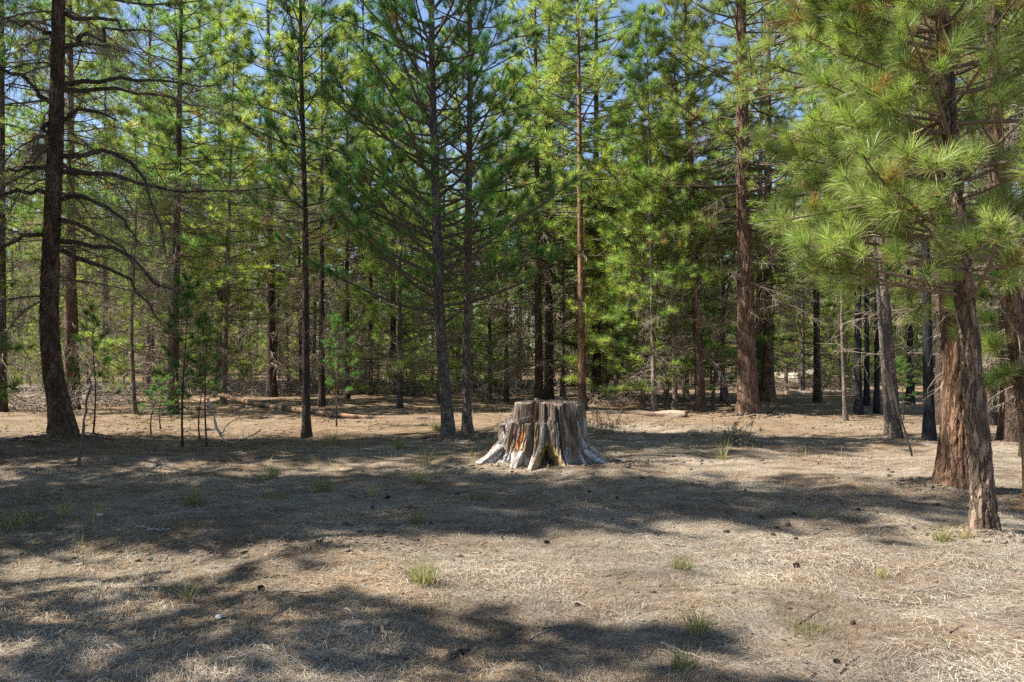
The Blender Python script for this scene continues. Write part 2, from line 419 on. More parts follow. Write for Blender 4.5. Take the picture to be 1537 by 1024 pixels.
        b = np.repeat(np.arange(n), np.maximum(3, (dead_twigs * L / max(dead_len, .3)).astype(int)))
        u = r.uniform(.15, 1, len(b)); S0, tg = sample(P, b, u)
        d = nrm(tg + r.normal(0, .65, tg.shape) + np.array([0, 0, -.15]))
        sl = np.clip(L[b] * r.uniform(.12, .42, len(b)), .1, .8)
        SP = walk(S0, np.arctan2(d[:, 1], d[:, 0]), np.arcsin(d[:, 2]), sl, r.normal(-.5, .6, len(b)), 6, r, .28)
        w = .0042 if near else .006
        tubes(g, SP, np.linspace(1, .35, 6)[None] * np.full((len(b), 1), w), 3, cc)
        i2 = np.repeat(np.arange(len(b)), 2); S2, t2 = sample(SP, i2, r.uniform(.2, .95, len(i2)))
        d = nrm(t2 + r.normal(0, .8, t2.shape))
        SP2 = walk(S2, np.arctan2(d[:, 1], d[:, 0]), np.arcsin(d[:, 2]), sl[i2] * .5, r.normal(-.3, .6, len(i2)), 4, r, .3)
        tubes(g, SP2, np.linspace(1, .4, 4)[None] * np.full((len(i2), 1), w * .6), 3, cc * 1.15)
        out['dead_branches'] = g.build('dead_branches', M['twig'])
    return out

def plant(meshes, name, label, cat, loc, rz=0, scale=(1, 1, 1), tilt=(0, 0), group=None):
    t = thing(name, label, cat, loc, rz, group)
    t.rotation_euler = (tilt[0], tilt[1], rz); t.scale = scale
    for part, m in meshes.items(): obj(part, m, t)
    return t

def axis_from(points, D, bx):
    """trunk line from photo points (px, py) at distance D, relative to the base x."""
    pz = np.array([at(px, py, D)[2] for px, py in points]); pxx = np.array([at(px, py, D)[0] for px, py in points]) - bx
    i = np.argsort(pz); pz, pxx = pz[i], pxx[i]
    zs = np.linspace(pz[0] - .5, pz[-1] + 8, 80); xs = np.interp(zs, pz, pxx)
    s = (pxx[-1] - pxx[-2]) / max(pz[-1] - pz[-2], .1)
    xs = np.where(zs > pz[-1], pxx[-1] + (zs - pz[-1]) * s * .5, xs)
    for _ in range(6): xs[1:-1] = (xs[:-2] + 2 * xs[1:-1] + xs[2:]) / 4
    def f(z):
        z = np.asarray(z, float)
        return np.stack([np.interp(z, zs, xs), .04 * np.sin(z * .5)], -1)
    return f
def spot(px, py, D=None):
    D = D or dist(py); x = at(px, py, D)[0]
    return np.array([x, D, gz(x, D)])

# ---- the left pine with arching dead branches
b = spot(93, 659)
Dl = b[1]
axl = axis_from([(98, 655), (86, 610), (76, 560), (72, 500), (72, 440), (77, 340), (84, 200), (88, 100), (90, 0)], Dl, b[0])
arch = [([(95, 128), (200, 112), (320, 120)], .2), ([(98, 180), (150, 170), (205, 198)], -.5), ([(96, 135), (170, 120), (268, 122)], 1.0), ([(96, 235), (190, 228), (250, 290), (292, 400)], -.8),
        ([(95, 258), (170, 262), (230, 283), (300, 286), (392, 274)], .3), ([(93, 300), (170, 310), (232, 350), (275, 385)], -1.2), ([(90, 362), (150, 363), (205, 388), (250, 428), (300, 450)], -.4),
        ([(92, 375), (150, 405), (185, 440), (200, 480)], .8), ([(76, 50), (40, 32), (-30, 12)], .2), ([(76, 152), (40, 120), (-30, 98)], -.4), ([(74, 186), (30, 188), (-20, 205)], .9), ([(72, 258), (20, 248), (-40, 250)], .2),
        ([(70, 290), (25, 292), (-30, 315)], -.6), ([(72, 225), (30, 228), (-30, 240)], .6), ([(98, 20), (150, 22), (210, 28)], .5), ([(98, 70), (170, 68), (260, 90)], -.9), ([(90, 330), (130, 345), (180, 420)], 1.1), ([(70, 340), (30, 370), (-20, 430)], -.5)]
ED = []
for pts, dy in arch:
    q = np.array([at(px, py, Dl) for px, py in pts]) - b
    s = np.linspace(0, 1, len(q)); u = np.linspace(0, 1, 9)
    c = np.stack([np.interp(u, s, q[:, k]) for k in range(3)], 1)
    for _ in range(2): c[1:-1] = (c[:-2] + 2 * c[1:-1] + c[2:]) / 4
    c[:, 1] += dy * u * 1.5; c[1:-1] += rng.normal(0, .055, (7, 3))
    ED.append(c)
mp_ = pine(3, 19, .185, 9.0, 3.0, 110, (0, 40), 20, 'ponderosa', axl, nn=32, nw=.015, nl=.2, dead_n=64, dead_z=(2.2, 10), dead_len=2.0, dead_el=(-15, 15), dead_curl=-50, dead_twigs=70,
          sides=64, rows=190, rough=.028, flare=.5, near=True, extra_dead=np.array(ED), twigcol=(.20, .165, .135))
plant(mp_, 'pine_tree', 'thick dark pine at the left with a curved base and long arching dead branches', 'pine tree', b)

# ---- the dark green pine left of the stump
b = spot(674, 661); Dc = b[1]
axc = axis_from([(674, 655), (668, 600), (660, 480), (656, 380), (654, 280), (650, 180), (648, 60), (648, 0)], Dc, b[0])
mc = pine(5, 13.5, .118, 2.1, 2.9, 150, (14, 50), 24, 'grey', axc, (.62, .75), .20, .42, 68, .20, .0075, .11, False, np.array([.055, .155, .036]), GREEN * np.array([.85, 1.05, .9]), dead_n=26, dead_z=(1.2, 3.6), dead_len=1.1, dead_curl=-30,
          dead_twigs=14, sides=40, rows=120, rough=.014, near=True, deadfrac=.01, u0=.34)
plant(mc, 'pine_tree', 'young dark green pine with upswept branches just left of the stump', 'pine tree', b)

b = spot(701, 655); D2 = b[1]
ax2 = axis_from([(701, 650), (700, 560), (702, 420), (704, 250), (706, 100), (705, 0)], D2, b[0])
m2 = pine(6, 14, .098, 3.2, 1.9, 90, (10, 48), 24, 'grey', ax2, (.6, .7), .18, .42, 56, .19, .0075, .11, False, DARK * 1.2, GREEN, dead_n=34, dead_z=(1.4, 5.0), dead_len=1.2, dead_curl=-35, dead_twigs=16,
          sides=32, rows=100, rough=.012, near=True, deadfrac=.02)
plant(m2, 'pine_tree', 'slim pine standing close behind the upswept pine, right next to its trunk', 'pine tree', b)

b = spot(459, 652); D3 = b[1]
ax3 = axis_from([(460, 650), (458, 520), (458, 380), (456, 250), (453, 120), (452, 0)], D3, b[0])
m3 = pine(7, 13, .088, 4.0, 1.6, 86, (5, 45), 26, 'brown', ax3, (.55, .75), .17, .42, 58, .19, .0075, .11, False, DARK, GREEN * .9, dead_n=34, dead_z=(1.6, 6.0), dead_len=1.1, dead_curl=-25, dead_twigs=12,
          sides=24, rows=80, rough=.008, near=True, deadfrac=.02)
plant(m3, 'pine_tree', 'straight dark slender pine standing in front of the orange fallen pole', 'pine tree', b)

# ---- the near pine at the right with big needle tufts
b = spot(1477, 806); Dn = b[1]
axn = axis_from([(1479, 800), (1473, 700), (1466, 600), (1456, 500), (1447, 420), (1438, 320), (1430, 200), (1420, 80), (1414, 0)], Dn, b[0])
EX = []
for zz in np.linspace(2.05, 5.6, 60):
    EX.append((zz, 180 + rng.normal(0, 42), rng.uniform(.9, 1.75), rng.uniform(-12, 18)))
for zz in np.linspace(2.5, 5.2, 12):
    EX.append((zz, rng.uniform(-80, 60), rng.uniform(.6, 1.0), rng.uniform(-5, 20)))
mn = pine(8, 9.5, .092, 2.2, 1.7, 74, (-5, 40), 22, 'nearbark', axn, (.6, .8), .155, .45, 100, .175, .0031, .10, True, np.array([.14, .19, .048]), np.array([.35, .39, .14]), dead_n=16, dead_z=(2.0, 3.6), dead_len=.6, dead_el=(-30, 20), dead_curl=-60,
          dead_twigs=7, sides=80, rows=340, rough=.024, flare=.3, near=True, deadfrac=.05, extra=EX, midtufts=.7, u0=.25, bcol=(.16, .12, .085), twigcol=(.32, .27, .22))
plant(mn, 'pine_tree', 'nearest pine at the right with pale bark, a leaning trunk and big sunlit needle tufts', 'pine tree', b)

# ---- orange trunk just behind it
b = spot(1438, 735); Do = b[1]
axo = axis_from([(1436, 730), (1440, 640), (1441, 540), (1434, 440), (1424, 330), (1414, 200), (1405, 60), (1400, 0)], Do, b[0])
mo = pine(9, 15, .18, 4.2, 2.2, 90, (0, 40), 20, 'orange', axo, (.6, .8), .18, .42, 54, .19, .0075, .1, False, GREEN, YELL, dead_n=18, dead_z=(3, 6), dead_len=1.1, dead_curl=-50, dead_twigs=14,
          sides=96, rows=300, rough=.028, flare=.5, near=True, twigcol=(.3, .24, .19))
plant(mo, 'pine_tree', 'thick orange barked pine trunk directly behind the nearest pale one', 'pine tree', b)

# ---- leaning reddish pine at the right edge
b = spot(1562, 760); Dr = b[1]
axr = axis_from([(1562, 755), (1548, 620), (1530, 500), (1512, 400), (1500, 280), (1494, 120), (1490, 0)], Dr, b[0])
EXR = [(zz, 180 + rng.normal(0, 50), rng.uniform(.5, 1.0), rng.uniform(-10, 20)) for zz in np.linspace(1.7, 4.2, 10)] + [(zz, 185 + rng.normal(0, 22), rng.uniform(.3, .62), rng.uniform(-8, 12)) for zz in np.linspace(1.35, 2.9, 11)]
mr = pine(10, 10, .12, 2.6, 1.5, 44, (-5, 40), 22, 'ponderosa', axr, (.6, .8), .19, .45, 90, .18, .004, .10, True, GREEN * 1.1, YELL * 1.0, dead_n=12, dead_z=(1.8, 4), dead_len=.7, dead_twigs=8, dead_curl=-50,
          sides=48, rows=160, rough=.012, near=True, extra=EXR, midtufts=.9, twigcol=(.3, .25, .2))
plant(mr, 'pine_tree', 'reddish leaning pine cut by the right edge with bright needle tufts at eye level', 'pine tree', b)

# ---- the big ponderosa right of the middle
b = spot(1122, 620); Dp = b[1]
axp = axis_from([(1123, 616), (1121, 520), (1119, 400), (1116, 280), (1113, 150), (1112, 0)], Dp, b[0])
mpo = pine(12, 21, .275, 5.4, 3.0, 150, (-10, 35), 18, 'ponderosa', axp, (.5, .7), .28, .42, 54, .26, .012, .12, False, GREEN, YELL * .95, dead_n=90, dead_z=(2.6, 9), dead_len=2.0, dead_el=(-20, 12), dead_curl=-45,
          dead_twigs=18, sides=48, rows=150, rough=.03, flare=.3, near=True, twigcol=(.27, .21, .16), deadfrac=.05)
plant(mpo, 'pine_tree', 'tall thick ponderosa with red brown plated bark right of the stump', 'pine tree', b)

# ------------------------------------------------------------------ shared kinds of pine for the rest of the forest
V = {}
def kinds(key, n, **kw):
    V[key] = []
    for k in range(n):
        V[key].append(dict(m=pine(100 + hash_(key) + k, **kw), r=kw['r0']))
def hash_(s): return sum(ord(c) * (i + 3) for i, c in enumerate(s)) % 700
TW = (.25, .205, .16)
kinds('stem', 1, H=12, r0=.07, cb=4.0, Lmax=1.2, nb=60, el=(0, 45), curl=22, bark='grey', shape=(.55, .75), subd=.24, nn=42, nw=.010, nl=.22, dead_n=10, dead_z=(1.2, 4.5), dead_len=.5, dead_twigs=5, dead_curl=-40, sides=14, rows=40, twigcol=TW)
kinds('slim', 3, H=12.5, r0=.075, cb=4.2, Lmax=1.5, nb=84, el=(-5, 45), curl=22, bark='brown', shape=(.5, .8), subd=.25, nn=38, nw=.010, nl=.25, dead_n=64, dead_z=(.8, 6), dead_len=1.2, dead_twigs=18, dead_curl=-40, sides=9, rows=24, twigcol=TW)
kinds('tall', 3, H=18, r0=.125, cb=4.6, Lmax=2.2, nb=125, el=(-10, 40), curl=20, bark='brown', shape=(.5, .8), subd=.31, nn=40, nw=.0115, nl=.28, dead_n=70, dead_z=(1.2, 7.5), dead_len=1.8, dead_twigs=22, dead_curl=-45, sides=14, rows=30, twigcol=TW)
kinds('red', 2, H=17.5, r0=.19, cb=4.6, Lmax=2.6, nb=125, el=(-10, 38), curl=18, bark='ponderosa', shape=(.5, .8), subd=.31, nn=40, nw=.0115, nl=.29, dead_n=60, dead_z=(1.6, 7), dead_len=1.9, dead_twigs=20, dead_curl=-45, sides=18, rows=40, twigcol=TW)
kinds('pale', 2, H=12.5, r0=.07, cb=2.6, Lmax=1.5, nb=90, el=(0, 45), curl=22, bark='pale', shape=(.55, .75), subd=.23, nn=44, nw=.011, nl=.23, dead_n=44, dead_z=(.7, 4), dead_len=1.0, dead_twigs=16, dead_curl=-40, sides=9, rows=24, twigcol=TW)
kinds('young', 4, H=8.5, r0=.06, cb=.5, Lmax=1.6, nb=95, el=(5, 55), curl=22, bark='grey', shape=(.65, .7), subd=.21, nn=48, nw=.0095, nl=.22, sides=8, rows=16, dead_n=14, dead_z=(.4, 1.6), dead_len=.8, dead_twigs=10, base=GREEN * 1.1, twigcol=TW)
kinds('sapling', 3, H=3.6, r0=.026, cb=1.1, Lmax=.7, nb=22, el=(15, 60), curl=15, bark='brown', shape=(.5, .8), subd=.2, nn=60, nw=.0055, nl=.15, sides=7, rows=14, dead_n=12, dead_z=(.3, 1.6), dead_len=.4, dead_twigs=5, base=DARK * 1.1, base2=GREEN, axis=lambda z: np.stack([.045 * np.sin(z * 1.5), .05 * np.sin(z * 1.1 + 1) - .042], -1))
kinds('rosy', 1, H=15, r0=.085, cb=5.6, Lmax=1.7, nb=90, el=(-5, 42), curl=20, bark='orange', shape=(.5, .8), subd=.26, nn=40, nw=.0105, nl=.25, dead_n=14, dead_z=(2.6, 6), dead_len=.7, dead_twigs=8, dead_curl=-45, sides=14, rows=40, twigcol=TW)
kinds('pole', 2, H=7.5, r0=.038, cb=4.6, Lmax=.8, nb=26, el=(0, 50), curl=15, bark='grey', shape=(.5, .8), subd=.22, nn=40, nw=.009, nl=.19, sides=8, rows=22, dead_n=9, dead_z=(.8, 4.5), dead_len=.4, dead_twigs=5, dead_curl=-30, twigcol=TW, axis=lambda z: np.stack([.05 * np.sin(z * .9), .04 * np.cos(z * .7) - .04], -1))
kinds('charred', 1, H=17, r0=.13, cb=6.0, Lmax=2.0, nb=90, el=(-5, 40), curl=20, bark='char', shape=(.5, .8), subd=.3, nn=38, nw=.014, nl=.25, dead_n=30, dead_z=(3, 8), dead_len=1.4, dead_twigs=14, dead_curl=-45, sides=14, rows=30, twigcol=(.10, .09, .08))

cnt = {}
def stand(kind, px, py, wpx, label, lean=0.0, group=None, D=None, zs=1.0, rz=None, cat='pine tree', name='pine_tree', fwd=0.0):
    """one pine of a kind: photo base (px, py), trunk width in pixels, lean in pixels per 100 px of height."""
    p = spot(px, py, D); i = cnt.get(kind, 0); cnt[kind] = i + 1
    v = V[kind][i % len(V[kind])]
    s = np.clip(wpx / F * p[1] / 2 / (v['r'] * 1.12), .62, 1.6)
    sz = zs * (.9 + .2 * rng.random()) * (.6 + .4 * s)
    return plant(v['m'], name, label, cat, p, 0, (s, s, sz), (fwd, math.atan(lean / 100.0)), group) if rz == 0 else \
        _spun(v['m'], name, label, cat, p, (s, s, sz), lean, group, fwd)
def _spun(m, name, label, cat, p, sc_, lean, group, fwd=0.0):
    t = thing(name, label, cat, p, 0, group)
    from mathutils import Matrix
    rz = rng.random() * 6.283
    rot = Matrix.Rotation(math.atan(lean / 100.0), 4, 'Y') @ Matrix.Rotation(fwd, 4, 'X') @ Matrix.Rotation(rz, 4, 'Z')
    t.rotation_euler = rot.to_euler(); t.scale = [float(c) for c in sc_]
    for part, me in m.items(): obj(part, me, t)
    return t

MID = [
 # left
 ('red', 106, 612, 20, 'brown pine trunk half hidden behind the thick curved left pine', 0),
 ('tall', 3, 618, 14, 'dark pine trunk cut by the left edge beside the thick curved pine', 0),
 ('tall', 260, 618, 15, 'tall pine with a straight trunk behind the two thin saplings', 2),
 ('pale', 335, 604, 11, 'tall slim pine with a sunlit grey trunk between the saplings and the dark slender pine', 3),
 ('tall', 408, 596, 17, 'dark pine standing on the far side of the fallen orange log', -1),
 ('slim', 483, 610, 11, 'thin grey pine just right of the dark slender pine', 0),
 ('slim', 521, 600, 9, 'thin pine behind the bare stemmed sapling by the fallen pole', 0),
 ('slim', 556, 597, 10, 'thin pine between the brush pile and the upswept pine', 0),
 ('pole', 203, 622, 8, 'thin bare stemmed pine left of the pale broken branch, in front of a grey log', 0),
 # behind the stump
 ('tall', 809, 602, 14, 'left one of two dark pine trunks rising behind the stump top', -1),
 ('tall', 824, 600, 14, 'right one of two dark pine trunks rising behind the stump top', 0),
 ('rosy', 874, 613, 14, 'pine with a smooth pinkish orange trunk behind the stump right edge', -1),
 ('tall', 895, 598, 17, 'dark shaded pine to the right of the pinkish orange trunk', 0),
 ('slim', 760, 600, 8, 'thin pine in the gap between the slim pine pair and the stump', 0),
 ('tall', 225, 590, 13, 'tall pine deep in the forest behind the grey fallen log', 0),
 ('tall', 330, 587, 13, 'tall far pine rising behind the slim pine with the sunlit grey trunk', 0),
 ('tall', 545, 587, 13, 'tall far pine in the gap left of the upswept pine', 0),
 ('tall', 590, 585, 12, 'far pine seen through the left boughs of the upswept pine', 0),
 ('tall', 300, 584, 12, 'tall far pine at the gap left of the sunlit grey trunk', 0),
 ('tall', 158, 586, 12, 'tall far pine right of the brown trunk hidden by the curved left pine', 0),
 ('red', 705, 584, 13, 'red brown far pine directly behind the slim pine pair', 0),
 # right of stump
 ('pale', 982, 617, 9, 'thin pale pine at the bushy young pine, first of the stems before the thick ponderosa', -2),
 ('pale', 1013, 615, 9, 'thin pale pine with one bare stem standing over the rotten log', 0),
 ('red', 1052, 615, 16, 'red brown pine of middle size leaning left beside the thick ponderosa', -4),
 ('pole', 1069, 612, 8, 'pale slanted pine stem leaning right, left of the thick ponderosa', 12),
 ('pole', 1094, 608, 9, 'thin stem leaning left against the foot of the thick ponderosa', -14),
 ('red', 1153, 603, 20, 'dark red brown pine just right behind the thick ponderosa', 0),
 ('tall', 1138, 596, 13, 'dark trunk squeezed between the thick ponderosa and its right neighbour', 1),
 ('tall', 1227, 604, 12, 'dark straight pine standing before the broken end of the pale fallen trunk', -1),
 ('pole', 1269, 629, 7, 'thin dark bare stem alone in the open right part of the clearing', 0),
 ('charred', 1288, 621, 13, 'charred pine trunk left of two slanted grey stems', 0),
 ('charred', 1316, 620, 9, 'thin black trunk just left of the slanted grey stems', 0),
 ('charred', 1301, 611, 9, 'farther black trunk between two charred ones', 0),
 ('stem', 1346, 659, 17, 'grey slanted pine stem leaning left with dark rings on its bark', -8),
 ('stem', 1334, 652, 11, 'thinner brown slanted stem touching the grey ringed one', -7),
 ('charred', 1366, 611, 12, 'dark trunk between the grey slanted stem and the blue black one', 0),
 ('charred', 1395, 664, 17, 'blue black charred pine trunk standing before the grey furrowed one', -2),
 ('tall', 1414, 636, 22, 'grey furrowed pine trunk close left of the orange barked pine', 0),
 ('tall', 1518, 664, 30, 'dark grey pine trunk right of the nearest pine, with roots spreading at its foot', -3),
 ('tall', 1489, 634, 15, 'dark pine trunk seen between the nearest pine and the dark grey one', 0),
 ('tall', 1540, 690, 12, 'black trunk at the right edge in front of the dark grey one', 0),
 # young bushy ones
 ('young', 965, 612, 9, 'bushy pale green young pine with foliage down to the ground beyond the rotten log', 0),
 ('young', 925, 604, 9, 'bushy young pine to the right of the dark shaded trunk', 0),
 ('young', 600, 612, 10, 'low bushy pine cluster behind the fallen pole near the upswept pine', 0),
 ('young', 1000, 608, 10, 'feathery green young pine between the two thin pale pines', 0),
 ('young', 912, 598, 10, 'bright young pine spreading low boughs at the foot of the dark shaded trunk', 0),
 ('young', 1085, 603, 10, 'green young pine filling the gap left of the thick ponderosa', 0),
 ('young', 735, 597, 10, 'light green young pine right of the slim pine pair', 0),
 ('young', 255, 603, 9, 'green young pine behind the saplings on the left', 0),
 ('young', 1262, 590, 10, 'young pine deep between the pale fallen trunk and the charred pines', 0),
 ('young', 1180, 588, 11, 'broad green young pine behind the dark red brown neighbour of the thick ponderosa', 0),
 ('young', 1330, 588, 10, 'green young pine deep behind the slanted grey stems', 0),
 ('pale', 1030, 600, 9, 'slim pine with low green boughs behind the leaning red brown pine', 0),
 ('pale', 945, 599, 10, 'slim green boughed pine behind the two bushy young pines', 0),
 ('pale', 845, 594, 10, 'slim green boughed pine behind the pair of dark trunks', 0),
 ('young', 1205, 592, 9, 'light green young pine behind the fallen pale trunk', 0),
]
for k, px, py, w, lab, lean in MID:
    stand(k, px, py, w, lab, lean)
SAP = [
 (274, 668, 9, 3.1, 'left one of two thin dark saplings with sparse needles, tallest of them', 0, 'sapling'),
 (310, 668, 9, 2.4, 'right one of two thin dark saplings, beside the pale broken branch', 0, 'sapling'),
 (140, 655, 8, 2.6, 'green sapling with feathery dark tufts just right of the thick curved pine', 1, 'sapling'),
 (241, 642, 8, 1.3, 'short brown sapling stub behind the leftmost thin sapling', 0, 'sapling'),
 (300, 656, 6, 1.5, 'tiny brown stem between two thin dark saplings', 0, 'sapling'),
 (505, 640, 8, 2.6, 'bare stemmed sapling standing right at the fallen pole', 0, 'sapling'),
 (227, 652, 5, 1.0, 'crooked leafless sprig before the short brown stub', 9, 'sapling'),
 (1356, 631, 4, 1.6, 'thin sapling between the slanted grey stem and the charred trunk', 0, 'sapling'),
]
for px, py, w, hgt, lab, lean, kind in SAP:
    p = spot(px, py); v = V['sapling'][cnt.get('s', 0) % 3]; cnt['s'] = cnt.get('s', 0) + 1
    s = hgt / 3.6
    _spun(v['m'], 'pine_sapling', lab, 'sapling', p, (max(s, .7), max(s, .7), s), lean, None)

# ---- the dense forest behind: every pine its own object
placed = [(o.location.x, o.location.y) for o in bpy.data.objects if o.parent is None and o.get('category') in ('pine tree', 'sapling')]
def free(x, y, d):
    return all((x - a) ** 2 + (y - c) ** 2 > d * d for a, c in placed)
nbg = 0
tries = 0
BG = [('slim', 27, 'slender dark stemmed pine in the dense forest behind the clearing', 'slender pines of the dense forest'),
      ('tall', 27, 'tall dark trunked pine in the dense forest behind the clearing', 'tall pines of the dense forest'),
      ('pale', 18, 'slim grey stemmed pine in the dense forest behind the clearing', 'grey stemmed pines of the dense forest'),
      ('young', 24, 'bushy green young pine in the dense forest behind the clearing', 'bushy young pines of the dense forest'),
      ('red', 4, 'red brown barked pine in the dense forest behind the clearing', 'red barked pines of the dense forest')]
wts = np.array([k[1] for k in BG], float); wts /= wts.sum()
while nbg < 240 and tries < 6000:
    tries += 1
    D = 25 + 60 * rng.random() ** 1.0
    tx = rng.uniform(-.74, .74)
    if tx > .33 and D < 31: continue
    if .27 < tx < .52 and D < 42 and rng.random() < .7: continue
    x, y = tx * D, D
    if not free(x, y, 2.7 if D < 44 else 1.3): continue
    if D < 40 and rng.random() < .45: continue
    k = rng.choice(len(BG), p=wts); key, _, lab, grp = BG[k]
    v = V[key][rng.integers(len(V[key]))]
    s = rng.uniform(.75, 1.2)
    _spun(v['m'], 'pine_tree' if key != 'young' else 'young_pine', lab, 'pine tree' if key != 'young' else 'young pine', (x, y, gz(x, y)), (s, s, s * rng.uniform(.9, 1.15)), rng.normal(0, 2), grp)
    placed.append((x, y)); nbg += 1

tries = 0; n2 = 0
while n2 < 70 and tries < 4000:
    tries += 1
    D = rng.uniform(31, 56); tx = rng.uniform(-.72, .72)
    if D < 27 and (tx > .12 or (-.12 < tx < .06)): continue
    if .26 < tx < .54 and D < 40: continue
    x, y = tx * D, D
    if not free(x, y, 1.0): continue
    v = V['young'][rng.integers(4)]; sz = rng.uniform(.28, .8)
    _spun(v['m'], 'young_pine', BG[3][2], 'young pine', (x, y, gz(x, y)), (max(sz, .5), max(sz, .5), sz), rng.normal(0, 3), BG[3][3])
    placed.append((x, y)); n2 += 1
# ---- pines left of the picture whose shade falls over the clearing
SH = [(-12.4, 13.9, 'tall', 1.0), (-14.0, 13.2, 'slim', 1.0), (-8.3, 7.9, 'pale', 1.0), (-9.6, 8.3, 'red', .95), (-7.6, 6.9, 'young', 1.1), (-5.6, 4.2, 'young', .95), (-7.0, 3.5, 'pale', .8), (-12.4, 9.0, 'tall', 1.0),
      (-13.0, 13.9, 'pale', 1.1), (-16.5, 9.6, 'tall', 1.1), (-13.0, 7.4, 'slim', 1.0), (-9.2, 8.5, 'red', 1.15), (-12.6, 14.5, 'slim', 1.0), (-12.0, 8.0, 'tall', 1.05), (-11.2, 12.9, 'pale', 1.15), (-12.6, 12.6, 'pale', 1.1), (-10.9, 13.3, 'young', 1.1), (-12.4, 13.1, 'red', 1.25)]
for x, y, k, s in SH:
    v = V[k][rng.integers(len(V[k]))]
    _spun(v['m'], 'pine_tree', 'pine beyond the left edge whose shade falls across the clearing', 'pine tree', (x, y, gz(x, y)), (s, s, s), 0, 'pines shading the clearing from its left')

# ---- far wood that reads as one mass
def far_wood():
    r = np.random.default_rng(77)
    g, gt = Geo(), Geo()
    n = 330
    for i in range(n):
        D = r.uniform(88, 150); x = r.uniform(-.78, .78) * D
        H = r.uniform(17, 29) if i % 3 else r.uniform(4, 9); z = gz(x, D)
        if i % 3 == 0: D = r.uniform(66, 110); x = r.uniform(-.78, .78) * D; z = gz(x, D)
        T = 260
        t = r.random(T) ** .9; zz = z + H * (.10 + .90 * t); a = r.random(T) * 6.283
        rad = 2.4 * (1 - t) ** .6 * (.35 + .65 * r.random(T)) + .1
        P = np.stack([x + rad * np.cos(a), D + rad * np.sin(a), zz], 1)
        d = nrm(np.stack([np.cos(a), np.sin(a), r.uniform(-.1, .9, T)], 1))
        cc = .8 + .5 * r.random()
        needles(g, P, d, r, 13, .5, .045, .35, False, GREEN * cc, YELL * cc, .03)
        rr = r.uniform(.08, .22)
        tubes(gt, np.array([[[x, D, z - .3], [x + .1, D, z + H * .5], [x, D, z + H]]]), np.array([[rr, rr * .7, .02]]), 5, (.12, .09, .07))
        ub = 26; ub_z = z + r.uniform(.5, H * .35, ub); ua = r.random(ub) * 6.28
        Pb = walk(np.stack([np.full(ub, x), np.full(ub, D), ub_z], 1), ua, r.normal(0, .2, ub), r.uniform(.8, 2, ub), np.full(ub, -.7), 5, r, .2)
        tubes(gt, Pb, np.linspace(.022, .008, 5)[None].repeat(ub, 0), 3, (.2, .165, .13))
    o = obj('far_forest', g.build('far_forest', M['needle_hero'])); tag(o, 'distant green pine wood closing the view behind all other trees', 'forest', None, 'stuff')
    o = obj('far_trunks', gt.build('far_trunks', M['twig'])); tag(o, 'distant bare trunks and dead twigs of the far wood', 'forest', None, 'stuff')
far_wood()

